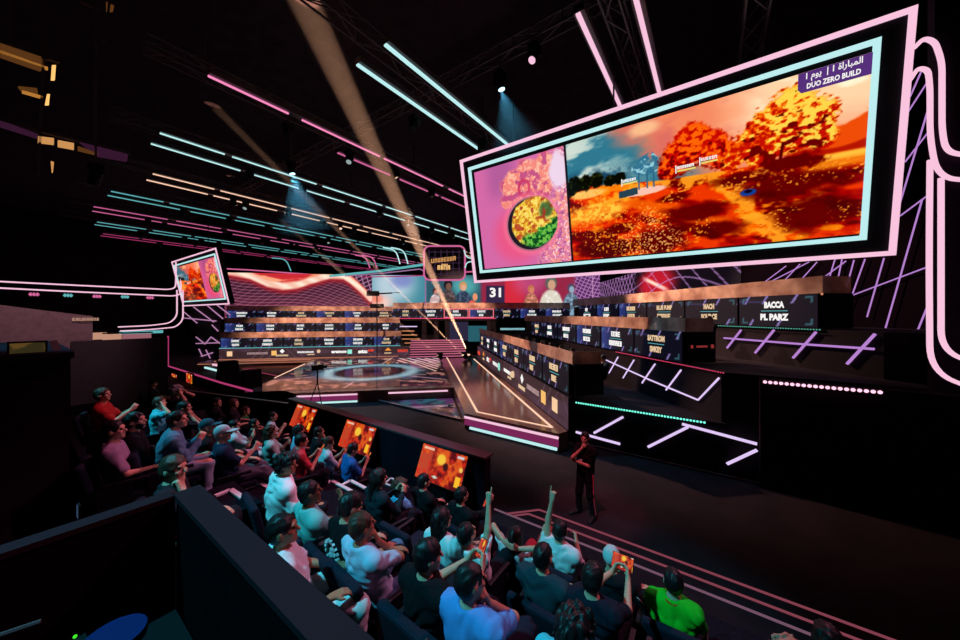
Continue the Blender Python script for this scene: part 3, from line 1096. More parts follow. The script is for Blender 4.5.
def name_panel(c, U, N, w, h, label, group, text=None, cream=False, blue=False, seed=0, hl=False):
    """c = centre of the face, U to the viewer's right, N towards the viewer"""
    t = thing('name_panel', label, 'LED name panel', tuple(c), group)
    ax = (U, ZV, N)
    MB().box(c - N * 0.06, (w, h, 0.1), ax).build('panel_body', M_BLACK, t)
    pf = paint_panel(seed, blue)
    fc = led_grid('panel_face', c - U * (w / 2) - ZV * (h / 2) + N * 0.0, U, ZV, w, h, 50, 22, lambda x, y: pf(x * 2.5 / w, y / h), LED_N, t)
    m = T_CREAM if cream else T_WHITE
    if text and text[1] is None:
        text_mesh('name_lettering', text[0], 0.3, c + ZV * h * .2 + N * .012, U, ZV, m, fc, width=w * .42, height=h * .22, bold=.02)
        g = MB()
        glyph_blocks(g, c - ZV * h * .2 + N * .012, w * .38, h * .22, U, ZV, N, prng)
        g.build('name_lettering', m, fc)
    elif text:
        text_mesh('name_lettering', text[0], 0.3, c + ZV * h * .2 + N * .012, U, ZV, m, fc, width=w * .052 * max(4, len(text[0])), height=h * .22, bold=.02)
        text_mesh('name_lettering', text[1], 0.3, c - ZV * h * .2 + N * .012, U, ZV, m, fc, width=w * .052 * max(4, len(text[1])), height=h * .22, bold=.02)
    else:
        for s in (1, -1):
            g = MB()
            glyph_blocks(g, c + ZV * h * .2 * s + N * .012, w * prng.uniform(.2, .42), h * .22, U, ZV, N, prng)
            g.build('name_lettering', m, fc)
    MB().box(c + N * .012, (w * .34, h * .022, .01), ax).build('divider_line', T_TEAL, fc)
    if hl:
        fb = MB()
        for s in (1, -1):
            fb.box(c + ZV * (h / 2 - .05) * s + N * .012, (w, .08, .02), ax)
            fb.box(c + U * (w / 2 - .05) * s + N * .012, (.08, h, .02), ax)
        fb.build('highlight_frame', T_RED if False else emis('hl_pink', rgb(255, 120, 130), 1.0), t)
    return t


def desk_row(label, start, U, N, L, zb, h, gh, depth=1.0, ends=(True, True), zfloor=None):
    """long player desk: start = left end of the front face (viewer's left)"""
    t = thing('player_desk', 'long black player desk behind ' + label, 'desk', tuple(Vector(start) + U * (L / 2)))
    ax = (U, ZV, N)
    c = Vector(start) + U * (L / 2) - N * (depth / 2 + .12)
    MB().box(Vector((c.x, c.y, zb + h - .1)), (L, .06, depth), ax).build('desk_top', M_BLACK, t)
    MB().box(Vector((c.x, c.y, zb + h / 2 - .08)) + N * (depth / 2 - .05), (L, h - .12, .08), ax).build('front_board', M_BLACK, t)
    for k in range(int(L / 2.5) + 1):
        q = Vector(start) + U * min(L - .03, max(.03, k * 2.5)) - N * (depth / 2 + .12)
        MB().box(Vector((q.x, q.y, zb + h / 2 - .08)), (.05, h - .12, depth - .1), ax).build('leg_panel', M_BLACK, t)
    g = thing('glass_screen', 'brownish tinted glass screen on ' + label, 'glass screen', tuple(Vector(start) + U * (L / 2)))
    zc = zb + h + gh / 2
    s = Vector(start)
    cc = s + U * (L / 2) - N * .03
    MB().box(Vector((cc.x, cc.y, zc)), (L, gh, .02), ax).build('front_pane', M_GLASS, g)
    if ends[1]:
        q = s + U * L - N * (depth / 2 + .03)
        MB().box(Vector((q.x, q.y, zc)), (.02, gh, depth), ax).build('end_pane', M_GLASS, g)
        q2 = s + U * (L - .02) - N * (depth / 2 + .12)
        MB().box(Vector((q2.x, q2.y, zb + h / 2)), (.06, h, depth), ax).build('end_board', M_BLACK, t)
    return t


def row_panels(start, U, N, zb, h, n, first_off, pitch, w, row, group, texts=None, rev=False, hls=()):
    for k in range(n):
        c = Vector(start) + U * (first_off + pitch * k) + N * .02
        c.z = zb + h / 2
        idx = (n - 1 - k) if rev else k
        tx = texts.get(idx) if texts else None
        if tx and tx[0]:
            lab = ('LED panel with the names %s and %s in the %s' % (tx[0], tx[1], row)) if tx[1] else 'LED panel with the name %s in the %s' % (tx[0], row)
        else:
            lab = '%s name panel %s in the %s' % (ORD[idx], 'from the near end' if rev else 'from the left', row)
        name_panel(c, U, N, w, h, lab, group, text=tx if (tx and tx[0]) else None, cream=(prng.random() < .35) if not tx else tx[2], blue=prng.random() < .45, seed=prng.random() * 9, hl=(idx in hls))


UR, NR = -DV, -EV
# front row: panels from far (left) to near (right)
start = ED(e1, 28.2)
desk_row('the front row of name panels on the right', start, UR, NR, 18.0, 1.77, 1.03, .42)
row_panels(start, UR, NR, 1.77, 1.03, 7, 16.6 - 2.5 * 6, 2.5, 2.42, 'right front row along the runway', 'name panels of the right stand', rev=True)
start = ED(e2, 26.2)
desk_row('the middle row of name panels on the right', start, UR, NR, 16.9, 2.9, .98, .45)
row_panels(start, UR, NR, 2.9, .98, 6, 15.6 - 2.5 * 5, 2.5, 2.42, 'right middle row', 'name panels of the right stand', rev=True,
           texts={0: ('SATTROM', 'SMKEY', True)})
start = ED(e3, 23.9)
desk_row('the upper row of name panels on the right', start, UR, NR, 16.15, 4.05, 1.0, .5)
row_panels(start, UR, NR, 4.05, 1.0, 6, 14.85 - 2.5 * 5, 2.5, 2.42, 'right upper row', 'name panels of the right stand', rev=True,
           texts={0: ('BACCA', 'PL PARZ', False), 1: ('MACH', 'SOURCE', True), 2: ('BLUE PUMP', 'M SPEERY', True)} if False else {0: ('BACCA', 'PL PARZ', False), 1: ('MACH', 'SOURCE', True), 2: ('BLUE PUMP', None, True)})
# red sponsor sign on the near end of the middle desk
sg = thing('small_end_sign', 'small dark sign with red lettering on the near end of the middle desk', 'sign', tuple(ED(8.7, 9.25, 3.4)))
sc = ED(8.72, 9.22, 3.42)
MB().box(sc, (.95, .5, .04), (EV, ZV, -DV)).build('sign_board', M_BLACK, sg)
g = MB()
glyph_blocks(g, sc - DV * .03, .4, .06, EV, ZV, -DV, prng)
g.box(sc - DV * .03 - EV * .36, (.08, .1, .01), (EV, ZV, DV))
g.box(sc - DV * .03 + EV * .38, (.1, .12, .01), (EV, ZV, DV))
g.build('lettering', emis('dim_red', rgb(130, 44, 42), 1.0), sg)

# left stand
UL, NL = EV, -DV
tl = thing('player_tier', 'black tiered platform carrying three rows of desks at the left of the stage', 'platform', tuple(ED(-9, 34)))
MB().prism([tuple(ED(-17, 31.55))[:2], tuple(ED(-1.9, 31.55))[:2], tuple(ED(-1.9, 34.6))[:2], tuple(ED(-17, 34.6))[:2]], .01, 1.5).build('tier', M_DARK, tl)
MB().prism([tuple(ED(-18.5, 34.65))[:2], tuple(ED(-2.2, 34.65))[:2], tuple(ED(-2.2, 37.7))[:2], tuple(ED(-18.5, 37.7))[:2]], .01, 2.75).build('tier', M_DARK, tl)
MB().prism([tuple(ED(-20, 37.75))[:2], tuple(ED(-2.6, 37.75))[:2], tuple(ED(-2.6, 40.8))[:2], tuple(ED(-20, 40.8))[:2]], .01, 4.0).build('tier', M_DARK, tl)
for (dd, ea, eb, zb, h, gh, nm, n) in ((31.5, -16.9, -1.95, 1.58, .82, .5, 'lower', 6), (34.6, -18.2, -2.3, 2.78, .8, .52, 'middle', 6), (37.7, -19.6, -2.7, 4.03, .75, .5, 'upper', 6)):
    s = ED(ea, dd)
    L = eb - ea
    desk_row('the %s row of name panels in the left stand' % nm, s, UL, NL, L, zb, h, gh)
    row_panels(s, UL, NL, zb, h, n, L / 12, L / 6, L / 6 - .06, '%s row of the left stand' % nm, 'name panels of the left stand')
MB().bar(ED(-16.9, 31.42, 1.55), ED(-2, 31.42, 1.55), .04, .06).build('teal_edge_light', T_TEAL, tl)

# centre gallery
DC = 34.0
ctr = lambda s, z=0.0, dd=DC: VD * dd + RD * s + ZV * z
s0, s1 = (393 - 480) / FPX * DC, (570 - 480) / FPX * DC
ga = thing('gallery', 'raised black gallery with dark doorways between the left and right stands', 'gallery', tuple(ctr((s0 + s1) / 2)))
MB().box(ctr((s0 + s1) / 2, 3.9, DC + 1.2), (s1 - s0, 2.4, .25), (RD, VD, ZV)).build('gallery_floor', M_BLACK, ga)
for px_ in (397, 424, 436, 447, 489, 494, 520, 566):
    MB().box(ctr((px_ - 480) / FPX * DC, 1.9, DC + .2), (.45, .3, 3.8), (RD, VD, ZV)).build('pillar', M_DARK, ga)
MB().box(ctr((s0 + s1) / 2, 1.9, DC + 2.2), (s1 - s0, .2, 3.8), (RD, VD, ZV)).build('back_board', M_BLACK, ga)
for (pa, pb, yt, yb, m) in ((468, 488, 326, 342, 'teal'), (449, 468, 322, 341, 'dark')):
    a, b_ = (pa - 480) / FPX * DC, (pb - 480) / FPX * DC
    zt_, zb_ = H + (314 - yt) / FPX * DC, H + (314 - yb) / FPX * DC
    MB().box(ctr((a + b_) / 2, (zt_ + zb_) / 2, DC + .6), (b_ - a, .08, zt_ - zb_), (RD, VD, ZV)).build('doorway_screen', emis('doorway_' + m, rgb(40, 92, 104) if m == 'teal' else rgb(44, 40, 62), 1.0), ga)
MB().box(ctr((408 - 480) / FPX * DC, H - 12.5 / FPX * DC, DC - .05), (1.9, .05, .1), (RD, VD, ZV)).build('gallery_light', T_LAV, ga)
for k in range(5):
    MB().box(ctr((405 + k * 3 - 480) / FPX * DC, H - (17 + k * 4) / FPX * DC, DC - .02), (1.9, .05, .12), (RD, VD, ZV)).build('warm_slat', emis('warm_slat', rgb(170, 110, 76), 1.0), ga)
g = MB()
glyph_blocks(g, ctr((513 - 480) / FPX * DC, H - 15 / FPX * DC, DC - .05), 2.6, .2, RD, ZV, -VD, prng)
g.build('gallery_lettering', emis('pale_teal', rgb(150, 205, 214), 1.0), ga)
desk_row('the row of name panels on the centre gallery', ctr(s0), RD, -VD, s1 - s0, 4.05, .95, .6)
row_panels(ctr(s0), RD, -VD, 4.05, .95, 7, (s1 - s0) / 14, (s1 - s0) / 7, (s1 - s0) / 7 - .05, 'centre gallery row', 'name panels of the centre gallery', hls=(2, 3))
MB().bar(ctr(s0, 4.0, DC - .05), ctr(s0 + 10.5, 4.0, DC - .05), .05, .08).build('red_edge_light', T_RDLED, ga)

# ================================================================== SPONSOR BANDS


def paint_band(X, Y):
    C = np.zeros(X.shape + (3,))
    C = mixc(C, (60, 39, 44), np.ones_like(X))
    n = fbm(X * .5, Y * 2, 9)
    C = mixc(C, (84, 58, 76), sst(.5, .6, n) * .7)
    for k in range(5):
        C = mixc(C, (150, 110, 140), sst(.05, .02, np.abs(((X * .8 + Y * (1 if k % 2 else -1) * .7 + k * 2.3) % 5.1) - 2)) * .4)
    return C


LED_B = led_mat('led_sponsor_band', 0.9)


def logo_square(t, c, U, N, s, m):
    MB().box(c, (s, s, .012), (U, ZV, N)).build('square_logo', m, t)


def sponsor_band(label, start, U, N, L, zb, h, pos):
    s = Vector(start)
    t = thing('sponsor_band', label, 'LED band', tuple(s + U * (L / 2)))
    MB().box(s + U * (L / 2) - N * .08 + ZV * (zb + h / 2), (L, h, .12), (U, ZV, N)).build('band_body', M_BLACK, t)
    t_ = t
    t = led_grid('band_face', s + ZV * zb, U, ZV, L, h, 300, 16, paint_band, LED_B, t_)
    zc = zb + h * .5
    P_ = lambda x, dz=0: s + U * x + ZV * (zc + dz) + N * .015
    rg = random.Random(3)
    k = h
    # square logo
    logo_square(t, P_(pos[0]), U, N, .45 * k, emis('logo_sand', rgb(250, 206, 160), 1.0))
    g = MB()
    glyph_blocks(g, P_(pos[1] - .3), 1.7, .2 * k, U, ZV, N, rg)
    g.build('sponsor_lettering', emis('dim_lettering', rgb(170, 140, 140), 1.0), t)
    logo_square(t, P_(pos[1] + .95), U, N, .45 * k, emis('logo_amber', rgb(250, 190, 110), 1.0))
    g = MB()
    q = P_(pos[2], .17 * k)
    g.slab([q + U * .22 * k, q + ZV * .22 * k, q - U * .22 * k, q - ZV * .22 * k], N, .01)
    g.build('diamond_logo', T_WHITE, t)
    for (x_, z_, w_, h_, m_) in ((pos[2], -.24, 1.1, .16, T_CREAM), (pos[3] - .3, .04, 1.5, .17, T_WHITE), (pos[3] + .15, -.2, .7, .1, T_CREAM)):
        g = MB()
        glyph_blocks(g, P_(x_, z_ * k), w_ * k, h_ * k, U, ZV, N, rg)
        g.build('sponsor_lettering', m_, t)
    MB().ball(P_(pos[3] + .85 * k, .1 * k), .17 * k, 10, 6).build('round_logo', T_CREAM, t)
    text_mesh('sponsor_lettering', 'aramco', .3, P_(pos[4] - .25 * k), U, ZV, T_WHITE, t, width=1.45 * k, height=.24 * k, bold=.02)
    logo_square(t, P_(pos[4] + .75 * k), U, N, .42 * k, T_MINT)
    text_mesh('sponsor_lettering', 'stc', .3, P_(pos[5] - .35 * k), U, ZV, T_WHITE, t, width=.9 * k, height=.38 * k, bold=.02)
    text_mesh('sponsor_lettering', 'pay', .3, P_(pos[5] + .45 * k, .06), U, ZV, T_RED, t, width=.6 * k, height=.24 * k, bold=.02)
    q = P_(pos[6], .05 * k)
    g = MB()
    g.slab([q - U * .32 * k, q + U * .32 * k, q + ZV * .3 * k], N, .01)
    g.build('triangle_logo', T_ORAN, t)
    g = MB()
    glyph_blocks(g, P_(pos[6], -.2 * k), .7 * k, .14 * k, U, ZV, N, rg)
    g.build('sponsor_lettering', T_CREAM, t)
    g = MB()
    glyph_blocks(g, P_(pos[7]), 1.1 * k, .26 * k, U, ZV, N, rg)
    g.build('sponsor_lettering', T_RED, t)
    return t_


L0 = -16.9
sponsor_band('LED sponsor band along the foot of the left stand', ED(L0, 31.42), UL, NL, 15.7, .62, .9, [x - L0 for x in (-16.1, -13.6, -12.0, -9.8, -7.1, -5.0, -3.1, -1.75)])
D0 = 28.6
sponsor_band('LED sponsor band along the runway below the right front desks', ED(4.72, D0), UR, NR, 18.3, .62, 1.08, [D0 - x for x in (11.4, 13.5, 15.4, 17.9, 21.1, 23.5, 25.6, 27.7)])

# ================================================================== LED WALLS
LED_W = led_mat('led_wall_picture', 1.0, sample=True)
WZ = 9.1
wl0, wl1 = ED(-22.2, 41.5), ED(-5.95, 41.5)


def paint_wall_left(X, Y):       # 16.25 wide, 9.1 high
    C = np.zeros(X.shape + (3,))
    C = mixc(C, (58, 24, 44), np.ones_like(X))
    C = mixc(C, (104, 44, 66), sst(7.2, 5.0, Y) * .7)
    # fine slanted mesh
    w = Y + .45 * np.sin(X * .42 + .9) + .16 * X
    C = mixc(C, (206, 120, 140), sst(.09, .03, np.abs((w % .34) - .17)) * .5)
    C = mixc(C, (200, 120, 150), sst(.05, .02, np.abs(((X * .8 - Y * 1.2) % .8) - .4)) * .6)
    # wave of light: high at both ends, dip in the middle
    c = np.interp(X, [0, .5, 3.0, 4.8, 6.4, 8, 9.3, 11.5, 13, 13.7, 14.7, 16], [9.2, 9.1, 8.6, 7.75, 7.4, 7.6, 8.1, 8.8, 8.75, 8.3, 7.4, 6.1])
    dlt = Y - c
    C = mixc(C, (176, 30, 40), sst(-1.0, -.1, dlt) * .95)
    C = mixc(C, (240, 96, 70), sst(-.35, .1, dlt))
    C = mixc(C, (255, 236, 214), sst(.62, .25, np.abs(dlt - .25)) * (.85 + .15 * np.sin(X * 3 + Y * 5)))
    C = mixc(C, (206, 44, 52), sst(.4, 1.0, dlt) * sst(12, 11, X))
    C = mixc(C, (255, 170, 130), sst(.35, .1, np.abs(dlt - .75)) * sst(.3, .6, fbm(X * .7, Y * 3, 31)) * sst(12, 11, X))
    # dark mesh hump on the right
    hump = sst(.0, .3, dlt - .75) * sst(11.2, 12.2, X)
    C = mixc(C, (52, 20, 46), hump)
    gx = np.minimum(np.abs(((X + .3 * Y) % .6) - .3), np.abs(((Y - .45 * X) % .5) - .25))
    C = mixc(C, (214, 160, 196), hump * sst(.07, .03, gx) * .8)
    return C


lw = thing('led_wall', 'LED wall with a glowing red and white wave behind the left stand', 'LED wall', tuple(wl0))
led_grid('wall_picture', wl0, EV, ZV, (wl1 - wl0).length, WZ, 300, 170, paint_wall_left, LED_W, lw)
MB().box(wl0 + EV * 8.1 + DV * .15 + ZV * WZ / 2, (16.3, .2, WZ), (EV, DV, ZV)).build('wall_frame', M_BLACK, lw)

DW = 39.9
p1 = VD * DW + RD * (.36 * DW)
cw0 = wl1.copy()


def paint_wall_centre(X, Y):
    px_ = 372 + X / .1198
    py_ = 314 - (Y - 4.45) / .1198
    C = np.zeros(X.shape + (3,))
    C = mixc(C, (70, 140, 158), np.ones_like(X))
    n = fbm(px_ * .05, py_ * .08, 7)
    C = mixc(C, (196, 214, 226), sst(34, 8, np.hypot(px_ - 392, (py_ - 284) * 1.1)) * .9)
    C = mixc(C, (120, 130, 196), sst(12, 3, np.hypot((px_ - 402) * .7, py_ - 280)) * .8)
    C = mixc(C, (250, 206, 196), sst(20, 4, np.hypot(px_ - 380, (py_ - 303) * 1.5)) * .95)
    C = mixc(C, (246, 120, 96), sst(10, 2, np.hypot(px_ - 376, (py_ - 299) * 1.3)) * .8)
    C = mixc(C, (190, 80, 104), sst(5, 1, np.abs(py_ - 305 + .35 * (px_ - 424))) * (px_ > 408) * (px_ < 426) * .8)
    C = mixc(C, (44, 84, 98), sst(424, 428, px_) * .9)
    C = mixc(C, (96, 196, 196), sst(20, 6, np.hypot(px_ - 464, (py_ - 286) * 1.4)) * (px_ > 425) * .7)
    C = mixc(C, (60, 54, 66), sst(12, 4, np.abs(px_ - 446)) * sst(282, 300, py_) * .7)
    # promotional figures (plain generic busts)
    def bust(cx_, hy, s, skin, cloth, hair):
        nonlocal C
        body = sst(1.1, .9, np.hypot((px_ - cx_) / (9 * s), (py_ - hy - 19 * s) / (15 * s)))
        C = mixc(C, cloth, body)
        C = mixc(C, tuple(min(255, k * 1.5 + 20) for k in cloth), body * sst(.5, .65, fbm(px_ * .5, py_ * .5, int(cx_))) * .8)
        C = mixc(C, hair, sst(1.15, .9, np.hypot((px_ - cx_) / (4.2 * s), (py_ - hy + 1) / (5 * s))))
        C = mixc(C, skin, sst(1.1, .85, np.hypot((px_ - cx_ - .6) / (2.9 * s), (py_ - hy - .6 * s) / (3.8 * s))))
    bust(435, 292, .6, (190, 130, 120), (206, 170, 170), (70, 40, 40))
    bust(448, 286, 1.0, (120, 84, 74), (70, 56, 58), (30, 24, 30))
    bust(463, 287, .9, (226, 170, 140), (44, 56, 76), (200, 150, 96))
    C = mixc(C, (236, 150, 110), sst(1.1, .8, np.hypot((px_ - 475) / 2.6, (py_ - 297) / 4)))
    C = mixc(C, (220, 90, 80), sst(1.1, .8, np.hypot((px_ - 472) / 4, (py_ - 304) / 4)))
    right = sst(479, 483, px_)
    C = mixc(C, (150, 40, 70), right)
    C = mixc(C, (214, 44, 62), sst(504, 506, px_) * sst(532, 518, px_))
    C = mixc(C, (200, 84, 140), right * sst(26, 8, np.hypot(px_ - 530, py_ - 278)) * .7)
    sq = (px_ > 486) & (px_ < 504.5) & (py_ > 285.5) & (py_ < 304)
    C = mixc(C, (52, 38, 70), sq.astype(float))
    C = mixc(C, (86, 40, 90), sst(572, 578, px_))
    gx = np.minimum(np.abs(((px_ + .5 * py_) % 4.2) - 2.1), np.abs(((py_ - .4 * px_ + .01 * (px_ - 585) ** 2) % 3.6) - 1.8))
    C = mixc(C, (200, 140, 206), sst(572, 576, px_) * sst(.55, .25, gx) * .85)
    bust(531, 290, .8, (214, 130, 100), (176, 104, 84), (196, 110, 80))
    bust(551, 284, 1.35, (210, 160, 130), (222, 214, 196), (90, 100, 92))
    bust(571, 289, .9, (150, 170, 190), (90, 112, 130), (84, 70, 96))
    C = mixc(C, (206, 150, 196), sst(.8, .3, np.abs(px_ - 592.5)) * .8)
    return C


cwt = thing('led_wall', 'LED wall with promotional figures and the number 31 at the back centre of the stage', 'LED wall', tuple(cw0))
CWL = (p1 - cw0).length
cwp = led_grid('wall_picture', cw0, RD, ZV, CWL, WZ, 460, 150, paint_wall_centre, LED_W, cwt)
MB().box(cw0 + RD * CWL / 2 + VD * .15 + ZV * WZ / 2, (CWL, .2, WZ), (RD, VD, ZV)).build('wall_frame', M_BLACK, cwt)
text_mesh('number_lettering', '31', 1.4, cw0 + RD * ((495.3 - 372) * .1198) + ZV * (4.45 + (314 - 292.5) * .1198) - VD * .03, RD, ZV, T_WHITE, cwp, width=1.35, height=1.15, bold=.05)

wr1 = Vector((5.48, 15.0, 0))
WRU = (wr1 - p1).normalized()
WRN = Vector((-WRU.y, WRU.x, 0))          # away from the audience? fixed below
if WRN.dot(Vector((1, 1, 0))) > 0:
    WRN = -WRN                             # towards the stage
WRL = (wr1 - p1).length + 2.4


def wrc(px, py):
    q = on_plane(px, py, p1, WRN)
    return ((q - p1).dot(WRU), q.z)


gA, gB = wrc(655, 284), wrc(627, 292)
vis = [wrc(x, y) for x, y in ((600, 290), (690, 275), (760, 262), (600, 305), (720, 282))]
LIT = wrc(741, 262)[0]


def paint_wall_right(X, Y):
    C = np.zeros(X.shape + (3,))
    C = mixc(C, (17, 10, 20), np.ones_like(X))
    r = np.hypot((X - gA[0]) / 3.2, (Y - gA[1]) / 1.5)
    C = mixc(C, (196, 24, 44), sst(1.3, .5, r))
    C = mixc(C, (255, 150, 120), sst(.28, .1, np.abs((Y - gA[1]) + .55 * (X - gA[0]) * .6)) * sst(1.0, .4, r))
    C = mixc(C, (255, 226, 210), sst(.16, .05, np.abs((Y - gA[1]) + .33 * (X - gA[0]))) * sst(.9, .3, r))
    k1 = np.abs(((X * .9 + Y * 1.1) % 1.5) - .75)
    C = mixc(C, (206, 150, 222), sst(.05, .025, k1) * sst(gA[0] - 4, gA[0], X) * .85)
    k2 = np.abs(((Y - .9 * np.sin(X * .35 + 2.0)) % 1.35) - .675)
    C = mixc(C, (206, 150, 222), sst(.045, .02, k2) * .75)
    k3 = np.minimum(np.abs(((X - Y * .8) % .8) - .4), np.abs(((X + Y * .8) % .8) - .4))
    C = mixc(C, (190, 130, 200), sst(.09, .04, k3) * sst(gA[0] - 3, gA[0] - 4.5, X) * .9)
    return C


rw = thing('led_wall', 'LED wall with violet mesh lines and a red glow behind the right stand', 'LED wall', tuple(p1))
led_grid('wall_picture', p1, WRU, ZV, LIT, 8.2, 240, 130, paint_wall_right, LED_W, rw)
MB().box(p1 + WRU * (WRL / 2) - WRN * .16 + ZV * 6, (WRL, .24, 12), (WRU, WRN, ZV)).build('wall_frame', mat('matt_black_wall', rgb(14, 8, 15), .98, 0.0), rw)
# violet neon lattice on the dark end of that wall
px_tubes('neon_lattice', 'violet neon lattice on the dark wall right of the big screen', 'neon lines',
         [((845, 298), (930, 266)), ((922, 200), (885, 330)), ((883, 260), (850, 317)) if False else ((884, 258), (867, 317)), ((865, 259), (846, 312)), ((854, 260), (845, 293)),
          ((846, 261), (823, 278)), ((817, 262), (800, 281)), ((809, 262), (766, 284)), ((800, 264), (783, 282)), ((786, 266), (762, 284)), ((835, 259), (829, 279)), ((842, 259), (838, 279)),
          ((930, 78), (908, 112)), ((930, 103), (900, 203)), ((930, 130), (905, 162)), ((931, 193), (900, 216)), ((930, 300), (913, 342)), ((921, 72), (910, 97))],
         p1 + WRN * .08, WRN, 0.02, T_VIO, part='neon_tube')

# pink rounded tubes at far right


def bez(pts, n=8):
    """round a pixel polyline's corners"""
    out = [pts[0]]
    for i in range(1, len(pts) - 1):
        a, b, c = [Vector((*p, 0)) for p in pts[i - 1:i + 2]]
        ra = min((a - b).length, (c - b).length) * .48
        s = b + (a - b).normalized() * ra
        e = b + (c - b).normalized() * ra
        for k in range(n + 1):
            t = k / n
            q = s * (1 - t) ** 2 + b * 2 * t * (1 - t) + e * t * t
            out.append((q.x, q.y))
    out.append(pts[-1])
    return out


ump = MB().box((6.9, 11.6, 8.6), (6.1, .3, 11.6)).build('upper_masking_panel', M_DRAPE)
tag(ump, 'plain dark upper panel behind the curling pink neon at the far right', 'wall panel')
o_r, n_r = Vector((0, 11.36, 0)), Vector((0, 1, 0))
px_tubes('neon_loop', 'pair of curling pink neon tubes at the upper right beside the big screen', 'neon tube',
         [bez([(914, 48), (924, 38), (935, 42), (942, 62), (942, 130), (946, 152), (978, 157)]), bez([(910, 80), (918, 68), (928, 70), (930, 88), (930, 140), (938, 178), (980, 181)])],
         o_r, n_r, 0.045, T_PINK, part='neon_tube')
px_tubes('neon_loop', 'pair of tall pink neon tubes sweeping to the right edge below the curled pair', 'neon tube',
         [bez([(941, 178), (941, 260), (941, 350), (980, 366)]), bez([(930, 160), (929, 260), (930, 372), (982, 392)])],
         Vector((0, 11.0, 0)), n_r, 0.045, T_PINK, part='neon_tube')
px_tubes('neon_loop', 'dim rose neon loop low on the wall below the upper right desks', 'neon tube',
         [bez([(829, 333), (850, 339), (866, 342)]), bez([(835, 349), (868, 362), (878, 352), (883, 331)])],
         p1 + WRN * .12, WRN, 0.04, T_MAG, part='neon_tube')

# ================================================================== HANGING SQUARE SIGN and ribbon tubes
DS = 33.0
fr = lambda px, py, dd=DS: VD * dd + RD * ((px - 480) / FPX * dd) + ZV * (H + (314 - py) / FPX * dd)
hs = thing('hanging_sign', 'square rounded pink framed sign hanging over the gallery left of the big screen', 'sign', tuple(fr(445, 263)))


def rrect(x0, y0, x1, y1, r, n=5):
    out = []
    for (cx_, cy_, a0) in ((x1 - r, y1 - r, 0), (x0 + r, y1 - r, 90), (x0 + r, y0 + r, 180), (x1 - r, y0 + r, 270)):
        for k in range(n + 1):
            a = math.radians(a0 + 90 * k / n)
            out.append((cx_ + r * math.cos(a), cy_ + r * math.sin(a)))
    return out


rr = rrect(424, 246, 465, 280, 6)
MB().slab([fr(*p, DS + .12) for p in rr], VD, .3).build('sign_board', mat('sign_dark', rgb(40, 26, 40), .6), hs)
MB().tube([fr(*p, DS) for p in rr + [rr[0]]], .09, 6).build('pink_frame_tube', T_MAG, hs)
gm = MB()
for k in range(6):
    gm.bar(fr(429 + k * 6, 250, DS + .08), fr(429 + k * 6, 276, DS + .08), .04)
for k in range(5):
    gm.bar(fr(428, 252 + k * 5.5, DS + .08), fr(461, 252 + k * 5.5, DS + .08), .04)
gm.build('grid_lines', emis('sign_grid', rgb(66, 44, 70), 1.0), hs)
g = MB()
sh = (RD + ZV * .12).normalized()
glyph_blocks(g, fr(444.5, 259.5, DS + .05), 2.7, .42, sh, ZV, -VD, prng)
g.build('sign_lettering', T_GOLD, hs)
g = MB()
glyph_blocks(g, fr(445, 264.5, DS + .05), .7, .12, RD, ZV, -VD, prng)
glyph_blocks(g, fr(444.5, 267.5, DS + .05), 1.4, .45, RD, ZV, -VD, prng)
g.build('sign_lettering', emis('gold_bright', rgb(245, 190, 120), 1.0), hs)
for px_ in (430, 460):
    a = fr(px_, 246, DS + .2)
    MB().tube([a, (a.x, a.y, 14.5)], .04, 6).build('suspension_cable', M_TRUSS, hs)
mixf = lambda pts, da, db: [fr(p[0], p[1], da + (db - da) * i / (len(pts) - 1)) for i, p in enumerate(pts)]
rt = thing('ribbon_light_tube', 'teal and pink light tubes running from the left LED wall to the hanging sign', 'light tube', tuple(fr(380, 268)))
MB().tube(mixf([(330, 276), (380, 271), (424, 264.5)], 39, 33.2), .13, 6).build('teal_tube', T_TEAL, rt)
MB().tube(mixf([(345, 276), (385, 273), (420, 269), (425, 272), (425.5, 282), (425.5, 305)], 39, 33.4), .07, 6).build('lilac_tube', emis('tube_dim_lilac', rgb(150, 110, 150), 1.0), rt)
MB().tube(mixf([(362, 277), (395, 276.5), (424, 275.5)], 39, 33.6), .06, 6).build('pink_tube', T_DMAG, rt)
MB().tube(mixf([(222, 268.5), (250, 270), (330, 276)], 40.5, 39.2), .08, 6).build('pink_tube', T_MAG, rt)
rt2 = thing('ribbon_light_tube', 'pale curved light tubes linking the hanging sign to the big screen', 'light tube', tuple(fr(470, 262)))
for pts in ([(464, 250), (466, 257), (474, 259), (486, 259)], [(465, 268), (467, 262), (474, 261.5), (486, 262)]):
    MB().tube([fr(p[0], p[1], 32.8) for p in bez(pts)], .06, 6).build('tube', T_CYAN, rt2)
MB().tube([fr(466, 272, 32.8), fr(486, 271, 32.8)], .07, 6).build('tube', T_MAG, rt2)
ho = thing('hoop_light', 'two pink curved light tubes hanging over the far left LED wall', 'light tube', tuple(fr(365, 262)))
for dx in (0, 7):
    MB().tube([fr(*p, 37) for p in bez([(355 + dx, 255), (366 + dx, 257), (370 + dx, 268)])], .07, 6).build('tube', T_MAG, ho)
ho = thing('hoop_light', 'two cyan curved light tubes hanging left of the square sign', 'light tube', tuple(fr(400, 255)))
for dx in (0, 8):
    MB().tube([fr(*p, 36) for p in bez([(383 + dx, 247.5), (396 + dx, 250), (400 + dx, 264)])], .07, 6).build('tube', T_CYAN, ho)
ho = thing('hoop_light', 'teal curved light tube hanging above the middle of the left LED wall', 'light tube', tuple(fr(300, 262)))
MB().tube([fr(*p, 38) for p in bez([(272, 258), (286, 259), (291, 271)])], .06, 6).build('tube', T_TEAL, ho)

